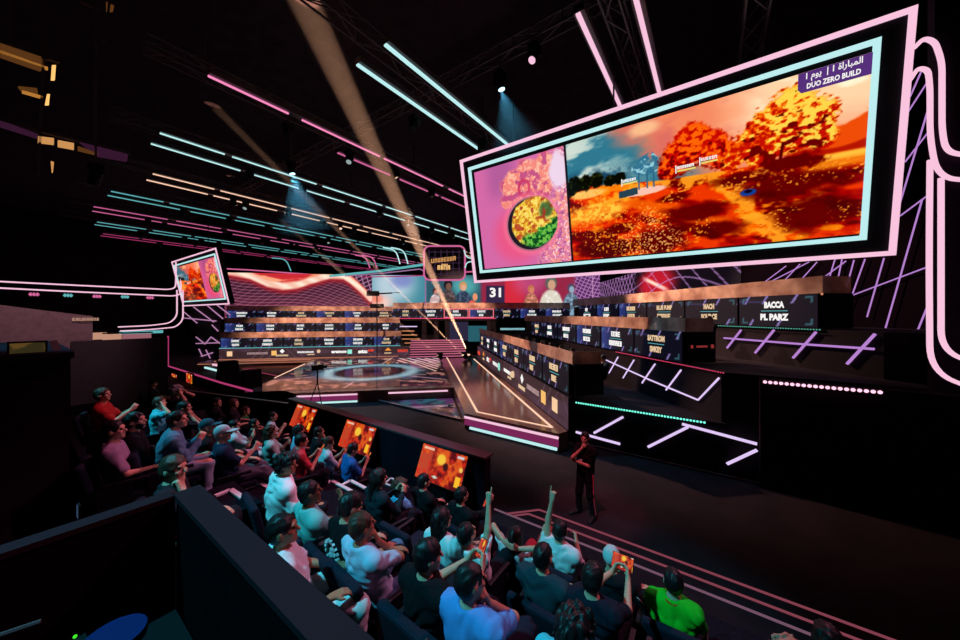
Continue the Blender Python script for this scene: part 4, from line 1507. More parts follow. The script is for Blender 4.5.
# ================================================================== LEFT SIDE NEON
XL = -46.5
lp = lambda px, py, X=XL: on_plane(px, py, (X, 0, 0), Vector((1, 0, 0)))
t = thing('neon_loop', 'long double pink neon tube along the left wall curving up behind the distant screen', 'neon tube', tuple(lp(100, 285)))
for dy, dx in ((0, 0), (6.5, 5)):
    MB().tube([lp(*p) for p in bez([(-20, 280.5 + dy), (80, 285.5 + dy), (168 + dx, 289.5 + dy), (175.5 + dx, 288 + dy), (176 + dx, 280 + dy), (176 + dx, 262)])], .07, 6).build('neon_tube', T_PINK, t)
t = thing('neon_loop', 'double pink neon tube below the left wall ornaments curving up to the distant screen', 'neon tube', tuple(lp(150, 327)))
for dy, dx in ((0, 0), (4, 6)):
    MB().tube([lp(*p) for p in bez([(118 + dx / 3, 327 + dy), (150, 325.6 + dy), (170 + dx, 323 + dy), (177 + dx, 316 + dy), (177 + dx, 300), (177 + dx, 290)])], .065, 6).build('neon_tube', T_PINK, t)
MB().bar(lp(119, 333), lp(163, 331.5), .12, .28).build('teal_strip', T_TEAL, t)
for i, (px_, py_, m, w) in enumerate(((34, 294.5, T_MAG, 'pink'), (68, 295.5, T_TEAL, 'teal'), (97, 296.5, T_MAG, 'pink'), (125, 297, T_TEAL, 'teal'), (150, 297.8, T_MAG, 'pink'))):
    c = lp(px_, py_)
    o = thing('wall_ornament_light', '%s diamond shaped wall light under the double neon tube, %s from the left' % (w, ORD[i]), 'wall light', tuple(c), 'ornament lights on the left wall')
    mb = MB()
    for k in (-1, 0, 1):
        q = c + GU * k * .17
        mb.slab([q + GU * .12, q + ZV * .2, q - GU * .12, q - ZV * .16], (1, 0, 0), .06)
    mb.build('diamond_tubes', m, o)
    MB().box(c - Vector((.1, 0, 0)), (.08, .7, .34)).build('back_plate', M_BLACK, o)
px_tubes('neon_lattice', 'violet light line lattice on the dark end wall below the distant tilted screen', 'neon lines',
         [((184, 312), (197, 323)), ((193.6, 307), (213.6, 322)), ((207.8, 306), (222.8, 318.6)), ((217, 305), (230, 315)), ((184, 318), (216, 321)), ((212, 325), (218, 331)),
          ((196, 337), (205, 344)), ((205, 344), (211, 337)), ((211, 337), (220, 343.5)), ((196, 343.5), (220, 342.7)), ((196, 358), (212.6, 352.7)), ((199, 349), (204, 360)), ((206, 350), (212, 362))],
         (0, 11.7, 0), Vector((0, 1, 0)), .06, emis('tube_dim_violet', rgb(170, 120, 160), 1.0), part='neon_tube')
ew = MB().box((-43.5, 11.95, 2.9), (9.4, .3, 5.8)).build('stand_end_wall', M_DARK)
tag(ew, 'dark end wall of the left stand carrying violet light lines', 'wall panel')
fs = thing('floor_light_strip', 'short pink and cyan light strips low at the left end of the stage', 'light strip', (-34, 12, .5))
pz = lambda px, py, z: on_plane(px, py, (0, 0, z), ZV)
MB().bar(pz(213, 364.5, .5), pz(230, 367.8, .5), .12, .12).build('pink_strip', T_PINK, fs)
MB().bar(pz(205, 367.5, .25), pz(222, 371.8, .25), .12, .12).build('cyan_strip', T_CYAN, fs)
fs2 = thing('floor_light_strip', 'dim rose light lines on the dark floor left of the stage deck', 'light strip', (-28, 9, .05))
for a, b in (((243, 369), (300, 366)), ((243, 369), (288, 378)), ((232, 379), (252, 389)), ((260, 366), (300, 364))):
    MB().bar(pz(*a, .05), pz(*b, .05), .12, .04).build('light_line', emis('rose_floor_line', rgb(120, 48, 66), 1.0), fs2)
# ================================================================== SEATING TIERS
ROWS = {1: (4.0, .54), 2: (3.03, .96), 3: (1.9, 1.45), 4: (1.02, 1.82)}
ti = thing('seating_tier', 'dark stepped audience tier carrying the rows of seats', 'seating tier', (-5, 3, 0))
for (ya, yb, z) in ((3.58, 5.25, .54), (2.5, 3.56, .96), (1.5, 2.48, 1.45), (.75, 1.48, 1.82)):
    MB().box((-5.75, (ya + yb) / 2, z / 2 + .005), (18.5, yb - ya, z)).build('tier_step', M_CARPET, ti)
# aisle step nosings


def nosing(parent, pts, z, w=.06):
    pp = [on_plane(p[0], p[1], (0, 0, z), ZV) for p in pts]
    for a, b in zip(pp[:-1], pp[1:]):
        MB().bar(a + ZV * .012, b + ZV * .012, w, .02).build('nosing_strip', M_WHITEMARK, parent)


ai = thing('aisle_step_edging', 'dark aisle landings with white L shaped edge strips between the seats', 'step edging', (-6.6, 3.3, 1))
for (xa, xb, ya, yb, za, zb) in ((-5.9, -4.75, 2.75, 3.62, .97, 1.29), (-5.2, -4.35, 1.15, 1.72, 1.46, 2.24), (-5.9, -5.15, 2.1, 2.48, 1.46, 1.74)):
    MB().box(((xa + xb) / 2, (ya + yb) / 2, (za + zb) / 2), (xb - xa, yb - ya, zb - za)).build('landing', M_CARPET, ai)
nosing(ai, [(215, 497), (230.6, 490.6), (243, 499)], 2.24)
nosing(ai, [(260.6, 484), (267.5, 488), (272, 486)], 1.74)
nosing(ai, [(326, 484), (331, 481), (355.6, 494)], 1.29)
nosing(ai, [(342, 485.6), (350.6, 481), (365.6, 489)], 1.29)
nosing(ai, [(385, 484), (391, 478.5), (398, 482), (393, 487), (385, 484)], .545, .04)

# floor light lines in front of the first row
fl = thing('floor_line_marking', 'thin rose coloured light lines on the floor in front of the first seat row', 'floor lines', (0, 6.6, 0))
M_ROSE = emis('rose_line', rgb(128, 62, 76), 1.0)
for pts in ([(-3.8, 6.36), (-3.25, 6.94), (4.5, 6.94)], [(-3.64, 6.38), (-3.38, 6.66), (4.5, 6.68)], [(-4.1, 6.38), (4.5, 6.42)]):
    for a, b in zip(pts[:-1], pts[1:]):
        MB().bar((a[0], a[1], .015), (b[0], b[1], .015), .035, .02).build('light_line', M_ROSE if pts[0][0] > -4 else emis('pale_line', rgb(112, 80, 98), 1.0), fl)

# ================================================================== FRONT PARTITION WITH MONITORS
pa = thing('front_partition', 'long dark partition with a rose ledge between the audience and the stage', 'partition', (-8.5, 6.1, 0))
MB().box((-8.6, 6.17, .62), (8.9, .24, 1.24)).build('wall_panel', M_DRAPE, pa)
MB().box((-8.6, 6.2, 1.26), (8.95, .34, .05)).build('ledge', M_LEDGE, pa)
pb = thing('front_partition', 'thin topped dark partition angling away behind the farthest seats', 'partition', (-20, 4, 0))
a, b = Vector((-13.1, 6.1, 0)), Vector((-29, 1.9, 0))
MB().bar(a + ZV * .53, b + ZV * .53, .12, 1.06).build('wall_panel', M_DRAPE, pb)
MB().bar(a + ZV * 1.08, b + ZV * 1.08, .1, .03).build('ledge', mat('thin_ledge', rgb(96, 74, 72), .5), pb)
pc = thing('front_partition', 'farther dark partition edged with a pink light rail at the left', 'partition', (-21, 6.8, 0))
q = lambda px, py, Y=6.9: on_plane(px, py, (0, Y, 0), Vector((0, 1, 0)))
MB().tube([q(168, 336), q(168, 366), q(222, 383), q(252, 391)], .05, 6).build('pink_rail', T_DMAG, pc)
a, b = q(168, 367), q(252, 392)
MB().slab([a, b, Vector((b.x, b.y, .02)), Vector((a.x, a.y, .02))], (0, 1, 0), .12).build('wall_panel', M_DRAPE, pc)


def paint_mon(X, Y):
    C = np.zeros(X.shape + (3,))
    n = fbm(X * 5, Y * 5, 77)
    C = mixc(C, (150, 24, 14), np.ones_like(X))
    C = mixc(C, (200, 74, 44), sst(.5, .3, X) * .9)
    C = mixc(C, (232, 96, 24), sst(.54, .7, n) * .9)
    C = mixc(C, (84, 6, 8), sst(.52, .38, n) * (X > .4) * .9)
    C = mixc(C, (214, 40, 20), sst(.55, .66, fbm(X * 11, Y * 11, 5)) * .8)
    C = mixc(C, (250, 200, 60), sst(.17, .1, np.hypot(X - .68, (Y - .5) * 1.2)) * sst(.4, .55, n))
    C = mixc(C, (60, 14, 14), sst(.1, .06, np.hypot(X - .85, Y - .38)))
    C = mixc(C, (255, 190, 40), ((X > 1.2) & (X < 1.33) & (Y < .28) & (Y > .08)) * 1.0)
    C = mixc(C, (250, 200, 90), sst(.06, .04, np.hypot(X - 1.3, Y - .42)))
    C = mixc(C, (214, 206, 210), ((X > 1.12) & (X < 1.32) & (Y > .62) & (Y < .68)) * 1.0)
    C = mixc(C, (250, 220, 190), ((X > .06) & (X < .4) & (Y > .63) & (Y < .67)) * .8)
    C = mixc(C, (200, 214, 196), sst(.12, .08, np.abs(X - .6) + np.abs(Y - .12) * 3))
    return C


LED_M = led_mat('monitor_picture', .95, sample=True)
tl_ = math.radians(24)
MV = Vector((0, math.sin(tl_), math.cos(tl_)))
MN = Vector((0, -math.cos(tl_), math.sin(tl_)))


def floor_monitor(xc, yb, zb, w, h, label):
    t = thing('audience_monitor', label, 'monitor', (xc, yb, zb), 'monitors facing the audience')
    o = Vector((xc - w / 2, yb, zb))
    MB().box(o + Vector((w / 2, 0, 0)) + MV * h / 2 - MN * .05, (w + .06, h + .06, .08), (Vector((1, 0, 0)), MV, MN)).build('monitor_housing', M_BLACK, t)
    led_grid('picture', o, Vector((1, 0, 0)), MV, w, h, 80, 44, lambda x, y: paint_mon(x * 1.4 / w, y * .72 / h), LED_M, t)
    MB().box((xc, yb + .12, zb / 2), (.5, .08, zb)).build('monitor_stand', M_BLACK, t)
    return t


floor_monitor(-11.55, 5.68, .56, 1.3, .74, 'farthest of the three audience monitors leaning on the ledge partition')
floor_monitor(-8.5, 5.68, .53, 1.4, .76, 'middle of the three audience monitors leaning on the ledge partition')
floor_monitor(-5.25, 5.68, .53, 1.38, .76, 'nearest of the three audience monitors leaning on the ledge partition')
for (px_, w) in ((174.5, 'left'), (189.5, 'right')):
    c = q(px_, 379, 6.75)
    t = thing('audience_monitor', 'small far monitor with an orange picture by the pink rail, %s of two' % w, 'monitor', tuple(c), 'monitors facing the audience')
    o = c - Vector((.7, 0, .38))
    led_grid('picture', o, Vector((1, 0, 0)), ZV, 1.2, .72, 40, 24, lambda x, y: paint_mon(x * 1.1, y), LED_M, t)
    MB().box(c + Vector((-.1, .07, -.02)), (1.3, .1, .8)).build('monitor_housing', M_BLACK, t)

# ================================================================== LEFT STANDS, CONTROL DESK, PARAPET
w1 = MB().prism([(-20.9, -1.2), (-20.6, -1.2), (-20.6, 1.98), (-20.9, 1.98)], 0.01, 4.4)
w1.v = [(x, y, (4.97 if y < 0 else 4.36) if z > 1 else z) for (x, y, z) in w1.v]
tag(w1.build('stand_side_wall', M_GREYF), 'pale greyish rose wall of a stand with a sloping top at the far left', 'wall panel')
w2 = MB().box((-20.1, 2.75, 1.7), (.2, 2.75, 3.4)).build('stand_side_wall', M_DKGREY)
tag(w2, 'dark grey stand wall in front of the pale wall at the left', 'wall panel')
for (px_, py_, wd, m, nm) in ((98, 336, .55, 'a', 'left'), (112, 337.5, .6, 'a', 'middle'), (137, 337, 1.0, 'b', 'right')):
    c = on_plane(px_, py_, (-24, 0, 0), Vector((1, 0, 0)))
    t = thing('lit_booth', 'small warmly lit booth front far away above the dark stand wall, %s of three' % nm, 'booth', tuple(c), 'booths by the left wall')
    MB().box(c, (.3, wd, .32)).build('booth_front', emis('booth_' + m, rgb(190, 140, 116) if m == 'a' else rgb(150, 96, 106), 1.0), t)
    MB().box(c + ZV * .22, (.36, wd * 1.1, .06)).build('booth_top', M_BLACK, t)
    MB().box(Vector((c.x - .4, c.y, c.z / 2 - .1)), (.2, wd, c.z - .2)).build('booth_base', M_BLACK, t)
t = thing('small_wall_sign', 'small pale sign lettering hung at the end of the pale stand wall', 'sign', (-20.5, 1.8, 4.2))
g = MB()
glyph_blocks(g, on_plane(87, 319.3, (-20.5, 0, 0), Vector((1, 0, 0))), .75, .12, Vector((0, 1, 0)), ZV, Vector((1, 0, 0)), prng)
g.build('lettering', emis('dim_cream', rgb(170, 130, 112), 1.0), t)

cd = thing('control_stand', 'black control stand filling the lower left corner, with a desk top', 'stand', (-7.6, -1, 0))
MB().box((-7.75, -1.27, 1.96), (2.9, 3.4, 3.92)).build('stand_body', M_DRAPE, cd)
MB().box((-7.75, -1.27, 3.96), (2.96, 3.46, .07)).build('stand_top', M_DRAPE, cd)
mn = thing('control_monitor', 'dim orange lit monitor standing on the black control stand', 'monitor', (-7.6, .2, 4.0))
cm = on_plane(27, 346.5, (-7.9, 0, 0), Vector((1, 0, 0)))


def paint_ctl(X, Y):
    C = np.zeros(X.shape + (3,))
    C = mixc(C, (48, 42, 22), np.ones_like(X))
    C = mixc(C, (90, 66, 30), sst(.5, .6, fbm(X * 6, Y * 8, 3)))
    C = mixc(C, (196, 92, 30), sst(.5, .62, fbm(X * 7, Y * 9, 13)) * (X > .42))
    return C


led_grid('picture', Vector((-6.5, .01, 4.0)), Vector((0, 1, 0)), ZV, .245, .115, 40, 16, paint_ctl, LED_M, mn)
MB().box((-6.53, .133, 4.064), (.04, .28, .14)).build('monitor_housing', M_BLACK, mn)
pp = MB().box((-6.42, .325, 4.075), (.008, .065, .12), (Vector((1, 0, 0)), Vector((0, .95, .3)).normalized(), Vector((0, -.3, .95)).normalized())).build('paper_sheet', mat('paper', rgb(190, 170, 176), .8))
tag(pp, 'sheet of pale paper propped on the control stand beside the orange monitor', 'paper')

pr = thing('balcony_parapet', 'dark cloth covered balcony parapet with a corner in the lower left foreground', 'parapet', (-1, .5, 2.7))
MB().box((.3, .64, 1.68), (5.9, .11, 3.34)).build('parapet_wall', M_PARA, pr)
MB().box((.3, .64, 3.35), (5.96, .13, .03)).build('top_rail', mat('parapet_top', rgb(46, 34, 40), .95, 0.0), pr)
MB().box((-2.69, -1.07, 1.68), (.08, 3.3, 3.34)).build('parapet_wall', M_PARA, pr)
MB().box((-2.69, -1.055, 3.35), (.1, 3.25, .03)).build('top_rail', mat('parapet_top', rgb(46, 34, 40), .95, 0.0), pr)
bf = MB().box((.3, -1.2, 2.72), (5.85, 3.5, .1)).build('balcony_floor', M_BLACK)
struct(bf)
# stool with a blue round seat inside the balcony
sl = thing('round_stool', 'stool with a dim blue round seat inside the dark balcony corner', 'stool', (-2.25, .28, 2.78))
mb = MB()
mb.tube([(-2.25, .28, 2.94), (-2.25, .28, 2.965), (-2.25, .28, 2.98)], .11, 20)
mb.build('seat', emis('blue_seat', rgb(24, 32, 74), 1.0) if False else mat('blue_seat', rgb(26, 34, 92), .4), sl)
for k in range(3):
    a = k * 2.1
    MB().tube([(-2.25 + .05 * math.cos(a), .28 + .05 * math.sin(a), 2.94), (-2.25 + .14 * math.cos(a), .28 + .14 * math.sin(a), 2.775)], .008, 6).build('leg', M_METAL, sl)
ts = thing('light_stand', 'thin dark metal tripod stand in the balcony corner', 'stand', (-2.35, -.12, 2.78))
MB().tube([(-2.35, -.1, 2.8), (-2.4, -.08, 3.2)], .012, 6).build('pole', M_TRUSS, ts)
MB().tube([(-2.43, -.2, 3.15), (-2.33, .08, 3.15)], .009, 6).build('crossbar', M_TRUSS, ts)
for k in range(3):
    a = k * 2.1 + .5
    MB().tube([(-2.36, -.1, 2.9), (-2.36 + .11 * math.cos(a), -.1 + .11 * math.sin(a), 2.775)], .008, 6).build('leg', M_TRUSS, ts)
gd = thing('power_box', 'small black power box with a green indicator light at the bottom left', 'power box', (-1.65, .02, 2.78))
gpx = on_plane(75, 634, (0, 0, 2.9), ZV)
MB().box(gpx - ZV * .07, (.12, .07, .1)).build('box', M_BLACK, gd)
MB().ball(gpx - ZV * .012, .008, 8, 5).build('indicator', emis('green_led', rgb(60, 220, 40), 1.2), gd)
sc_ = thing('small_screen', 'tiny dim blue screen glowing in the dark above the balcony corner', 'screen', (-3.6, .3, 3.0))
c = on_plane(79, 511, (0, .3, 0), Vector((0, 1, 0)))
MB().box(c, (.07, .012, .1)).build('screen_body', M_BLACK, sc_)
MB().box(c - Vector((0, .008, 0)), (.055, .004, .085)).build('picture', emis('dim_blue', rgb(44, 62, 88), 1.0), sc_)

# camera tripod, jib camera, dark speaker shapes
tp = thing('camera_tripod', 'dark camera on a tall tripod standing before the round stage', 'camera', (-12.9, 7.0, 0))
bx, by = on_plane(317.5, 405, (0, 0, .02), ZV).xy
for k in range(3):
    a = k * 2.1
    MB().tube([(bx, by, 1.1), (bx + .4 * math.cos(a), by + .4 * math.sin(a), .01)], .025, 6).build('leg', M_BLACK, tp)
MB().tube([(bx, by, 1.0), (bx, by, 1.7)], .04, 6).build('column', M_BLACK, tp)
MB().box((bx, by, 1.85), (.2, .5, .26)).build('camera_body', M_BLACK, tp)
MB().tube([(bx, by + .25, 1.85), (bx, by + .45, 1.85)], .09, 8).build('lens', M_BLACK, tp)
MB().tube([(bx, by - .2, 1.75), (bx + .3, by - .5, 1.6)], .015, 6).build('pan_handle', M_BLACK, tp)
tp.location = (0, 0, 0)
for c in tp.children:
    c.location = (0, 0, 0)
jb = thing('camera_crane', 'black camera crane arm with a camera head against the left LED wall', 'camera crane', (0, 0, 0))
j0, j1 = fr(392, 293, 30), fr(373, 294, 30)
MB().tube([j0, j1], .07, 6).build('arm', M_BLACK, jb)
MB().box(fr(373, 293.5, 30), (1.0, .5, .42), (RD, VD, ZV)).build('camera_head', M_BLACK, jb)
MB().tube([fr(382, 293, 30), fr(400, 292.6, 30)], .03, 6).build('boom_tip', M_BLACK, jb)
MB().box(fr(377, 306, 30), (1.1, .5, .38), (RD, VD, ZV)).build('counterweight', M_BLACK, jb)
MB().tube([fr(377, 294, 30), fr(377, 306, 30), Vector((*fr(377, 306, 30).xy, ZS))], .05, 6).build('column', M_BLACK, jb)
for (px_, py_, ww, hh, nm) in ((226, 379, 1.5, 1.7, 'larger'), (249, 385, .9, 1.5, 'smaller')):  # plain tapered blocks standing in for two silhouetted people
    b0 = on_plane(px_, py_ + 12, (0, 7.3, 0), Vector((0, 1, 0)))
    t = thing('silhouette_figure', 'dark silhouetted person shape behind the far partition, %s of two' % nm, 'silhouette', (b0.x, b0.y, 0))
    m = MB()
    m.prism([(b0.x - ww / 2, 7.0), (b0.x + ww / 2, 7.0), (b0.x + ww / 2, 7.8), (b0.x - ww / 2, 7.8)], .01, hh)
    m.v = [(b0.x + (x - b0.x) * (.45 if z > 1 else 1), y, z) for (x, y, z) in m.v]
    m.build('figure_block', M_DRAPE, t)
    MB().box((b0.x, 7.05, hh + .02), (ww * .4, .3, .04)).build('top_plate', M_BLACK, t)
# ================================================================== PEOPLE (distance-field bodies meshed with surface nets)


class Field:
    def __init__(self, lo, hi, h):
        self.h = h
        self.lo = np.array(lo, float)
        self.n = np.ceil((np.array(hi) - self.lo) / h).astype(int) + 1
        self.a = np.full(self.n, 0.4, np.float32)

    def _sub(self, lo, hi):
        i0 = np.clip(np.floor((np.array(lo) - self.lo) / self.h).astype(int), 0, self.n - 1)
        i1 = np.clip(np.ceil((np.array(hi) - self.lo) / self.h).astype(int) + 1, 1, self.n)
        if np.any(i1 <= i0):
            return None, None
        g = [(self.lo[k] + self.h * np.arange(i0[k], i1[k])) for k in range(3)]
        sl = tuple(slice(i0[k], i1[k]) for k in range(3))
        return sl, (g[0][:, None, None], g[1][None, :, None], g[2][None, None, :])

    def _put(self, sl, d, k, op):
        A = self.a[sl]
        if op == 'add':
            hh = np.clip(.5 + .5 * (A - d) / k, 0, 1)
            self.a[sl] = A + (d - A) * hh - k * hh * (1 - hh)
        else:
            d = -d
            hh = np.clip(.5 - .5 * (A - d) / k, 0, 1)
            self.a[sl] = A + (d - A) * hh + k * hh * (1 - hh)

    def cone(self, a, b, r1, r2, k=.025, op='add', flat=None):
        a, b = np.array(a, float), np.array(b, float)
        m = max(r1, r2) + k + 2 * self.h + .02
        sl, g = self._sub(np.minimum(a, b) - m, np.maximum(a, b) + m)
        if sl is None:
            return
        d = b - a
        L2 = float(d @ d) + 1e-9
        px, py, pz = g[0] - a[0], g[1] - a[1], g[2] - a[2]
        t = np.clip((px * d[0] + py * d[1] + pz * d[2]) / L2, 0, 1)
        qx, qy, qz = px - t * d[0], py - t * d[1], pz - t * d[2]
        if flat is not None:       # flatten along an axis (unit vector, factor)
            ax, f = flat
            s = (qx * ax[0] + qy * ax[1] + qz * ax[2]) * (1 / f - 1)
            qx, qy, qz = qx + s * ax[0], qy + s * ax[1], qz + s * ax[2]
        dist = np.sqrt(qx * qx + qy * qy + qz * qz) - (r1 + (r2 - r1) * t)
        self._put(sl, dist, k, op)

    def ell(self, c, r, R=None, k=.025, op='add'):
        c, r = np.array(c, float), np.array(r, float)
        m = r.max() + k + 2 * self.h + .02
        sl, g = self._sub(c - m, c + m)
        if sl is None:
            return
        px, py, pz = g[0] - c[0], g[1] - c[1], g[2] - c[2]
        if R is not None:
            qx = px * R[0][0] + py * R[1][0] + pz * R[2][0]
            qy = px * R[0][1] + py * R[1][1] + pz * R[2][1]
            qz = px * R[0][2] + py * R[1][2] + pz * R[2][2]
        else:
            qx, qy, qz = px, py, pz
        k0 = np.sqrt((qx / r[0]) ** 2 + (qy / r[1]) ** 2 + (qz / r[2]) ** 2) + 1e-6
        k1 = np.sqrt((qx / r[0] ** 2) ** 2 + (qy / r[1] ** 2) ** 2 + (qz / r[2] ** 2) ** 2) + 1e-6
        self._put(sl, k0 * (k0 - 1) / k1, k, op)

    def grid(self):
        return [(self.lo[k] + self.h * np.arange(self.n[k])) for k in range(3)]

    def plane(self, p, n, k=.006):       # keep the side where (x-p).n < 0
        g = self.grid()
        d = (g[0][:, None, None] - p[0]) * n[0] + (g[1][None, :, None] - p[1]) * n[1] + (g[2][None, None, :] - p[2]) * n[2]
        self.a = np.maximum(self.a, d.astype(np.float32))

    def noise(self, amp, f, seed):
        g = self.grid()
        X, Y, Z = g[0][:, None, None], g[1][None, :, None], g[2][None, None, :]
        rg = np.random.RandomState(seed)
        near = np.abs(self.a) < .05
        t = 0
        for i in range(5):
            w = rg.normal(size=3)
            w = w / np.linalg.norm(w) * f * rg.uniform(.6, 1.7)
            w[2] *= .55
            t = t + np.sin(X * w[0] + Y * w[1] + Z * w[2] + rg.uniform(0, 6.28) + 1.3 * np.sin((X * w[1] - Y * w[2] + Z * w[0]) * .5 + i))
        self.a = np.where(near, self.a + (amp * t / 2.2).astype(np.float32), self.a)

    def folds(self, amp, seed):
        g = self.grid()
        X, Y, Z = g[0][:, None, None], g[1][None, :, None], g[2][None, None, :]
        rg = np.random.RandomState(seed)
        near = np.abs(self.a) < .05
        wob = .9 * np.sin(X * 13 + Z * 9 + seed) + .9 * np.sin(Y * 11 - Z * 14 + seed * 2) + .7 * np.sin(X * 21 - Y * 17)
        t = 0
        for i in range(4):
            w = rg.normal(size=3)
            w[2] = abs(w[2]) * 1.1 + .25
            w = w / np.linalg.norm(w) * rg.uniform(38, 80)
            t = t + (1 - 2 * np.abs(np.sin((X * w[0] + Y * w[1] + Z * w[2]) * .5 + rg.uniform(0, 6.28) + wob)))
        msk = .5 + .5 * np.sin(X * 8 + Y * 9 - Z * 7 + seed)
        self.a = np.where(near, self.a + (amp * t * .6 * (.35 + .65 * msk)).astype(np.float32), self.a)

    def mesh(self):
        a = self.a
        s = a < 0
        c = [s[i:s.shape[0] - 1 + i, j:s.shape[1] - 1 + j, k:s.shape[2] - 1 + k] for i in (0, 1) for j in (0, 1) for k in (0, 1)]
        cnt = sum(x.astype(np.int8) for x in c)
        act = (cnt > 0) & (cnt < 8)
        ii, jj, kk = np.nonzero(act)
        n = len(ii)
        if n == 0:
            return np.zeros((0, 3)), np.zeros((0, 4), int)
        idx = -np.ones(act.shape, np.int64)
        idx[ii, jj, kk] = np.arange(n)
        offs = [(i, j, k) for i in (0, 1) for j in (0, 1) for k in (0, 1)]
        val = [a[ii + o[0], jj + o[1], kk + o[2]] for o in offs]
        pos = np.zeros((n, 3))
        w = np.zeros(n)
        for e0 in range(8):
            for bit in (1, 2, 4):
                e1_ = e0 | bit
                if e1_ == e0:
                    continue
                v0, v1 = val[e0], val[e1_]
                m = (v0 < 0) != (v1 < 0)
                t = np.where(m, v0 / np.where(m, v0 - v1, 1), 0)
                p0, p1_ = np.array(offs[e0], float), np.array(offs[e1_], float)
                pos += np.where(m[:, None], p0 + (p1_ - p0) * t[:, None], 0)
                w += m
        pos = pos / w[:, None] + np.stack([ii, jj, kk], 1)
        V = self.lo + pos * self.h
        F = []
        nx, ny, nz = act.shape
        for axis in range(3):
            sa = s[:-1, :, :] if axis == 0 else (s[:, :-1, :] if axis == 1 else s[:, :, :-1])
            sb = s[1:, :, :] if axis == 0 else (s[:, 1:, :] if axis == 1 else s[:, :, 1:])
            ch = sa != sb
            i, j, k = np.nonzero(ch)
            if axis == 0:
                ok = (j > 0) & (k > 0) & (j < ny) & (k < nz)
            elif axis == 1:
                ok = (i > 0) & (k > 0) & (i < nx) & (k < nz)
            else:
                ok = (i > 0) & (j > 0) & (i < nx) & (j < ny)
            i, j, k = i[ok], j[ok], k[ok]
            fl_ = sa[i, j, k]
            if axis == 0:
                q = np.stack([idx[i, j - 1, k - 1], idx[i, j, k - 1], idx[i, j, k], idx[i, j - 1, k]], 1)
            elif axis == 1:
                q = np.stack([idx[i - 1, j, k - 1], idx[i - 1, j, k], idx[i, j, k], idx[i, j, k - 1]], 1)
            else:
                q = np.stack([idx[i - 1, j - 1, k], idx[i, j - 1, k], idx[i, j, k], idx[i - 1, j, k]], 1)
            q[~fl_] = q[~fl_][:, ::-1]
            F.append(q)
        F = np.concatenate(F)
        F = F[(F >= 0).all(1)]
        return V, F


def np_mesh(name, V, F, m):
    me = bpy.data.meshes.new(name)
    me.vertices.add(len(V))
    me.vertices.foreach_set('co', np.ascontiguousarray(V, dtype=np.float32).ravel())
    me.loops.add(F.size)
    me.loops.foreach_set('vertex_index', np.ascontiguousarray(F, dtype=np.int32).ravel())
    me.polygons.add(len(F))
    me.polygons.foreach_set('loop_start', np.arange(0, F.size, 4, dtype=np.int32))
    me.polygons.foreach_set('use_smooth', np.ones(len(F), bool))
    me.update(calc_edges=True)
    me.materials.append(m)
    return me


def rotz(p, a):
    c, s = math.cos(a), math.sin(a)
    return np.array([p[0] * c - p[1] * s, p[0] * s + p[1] * c, p[2]])


def unit(v):
    v = np.array(v, float)
    return v / (np.linalg.norm(v) + 1e-9)


def ik(S, W, l1, l2, pole):
    d = W - S
    L = np.linalg.norm(d)
    mx = (l1 + l2) * .995
    if L > mx:
        W = S + d / L * mx
        d = W - S
        L = mx
    u = d / L
    a = (l1 * l1 - l2 * l2 + L * L) / (2 * L)
    h_ = math.sqrt(max(1e-6, l1 * l1 - a * a))
    p = np.array(pole, float) - u * np.dot(pole, u)
    p = unit(p)
    return S + u * a + p * h_, W


def hand(f, W, d, nrm, side, style):
    """palm at wrist W, d towards the fingers, nrm out of the palm, thumb on +side"""
    d = unit(d)
    nrm = unit(np.array(nrm) - d * np.dot(nrm, d))
    sd = np.cross(d, nrm) * side
    K = W + d * .085
    for o in (-.026, -.009, .009, .026):
        f.cone(W + sd * o * .7, K + sd * o, .017, .0145, k=.012)
    lens = (.066, .076, .082, .072)       # little..index (index on +sd)
    for i, o in enumerate((-.031, -.0105, .0105, .031)):
        L = lens[i]
        if style == 'point':
            curl = (0.03, .05) if i == 3 else (1.55, 1.6)
        elif style == 'hold':
            curl = (.75, .8)
        elif style == 'fist':
            curl = (1.4, 1.5)
        else:
            curl = (.3, .45)
        p = K + sd * o
        ang = 0
        for s_, fr_ in enumerate((.48, .3, .26)):
            ang += curl[0] if s_ == 0 else curl[1] * .7
            dd = d * math.cos(ang) + nrm * math.sin(ang)
            q_ = p + dd * L * fr_
            f.cone(p, q_, .0098 - .0006 * s_, .0092 - .0008 * s_, k=.005)
            p = q_
    # thumb from the side of the palm near its base
    b0 = W + d * .025 + sd * .022
    if style in ('point', 'fist'):
        t1 = b0 + d * .03 + sd * .012 + nrm * .026
        t2 = t1 + d * .012 - sd * .026 + nrm * .012
    elif style == 'hold':
        t1 = b0 + d * .03 + sd * .02 + nrm * .022
        t2 = t1 + d * .02 - sd * .004 + nrm * .016
    else:
        t1 = b0 + d * .028 + sd * .03 + nrm * .008
        t2 = t1 + d * .028 + sd * .008 + nrm * .006
    f.cone(b0, t1, .0135, .0115, k=.01)
    f.cone(t1, t2, .0112, .0092, k=.005)


PERSON_CACHE = {}


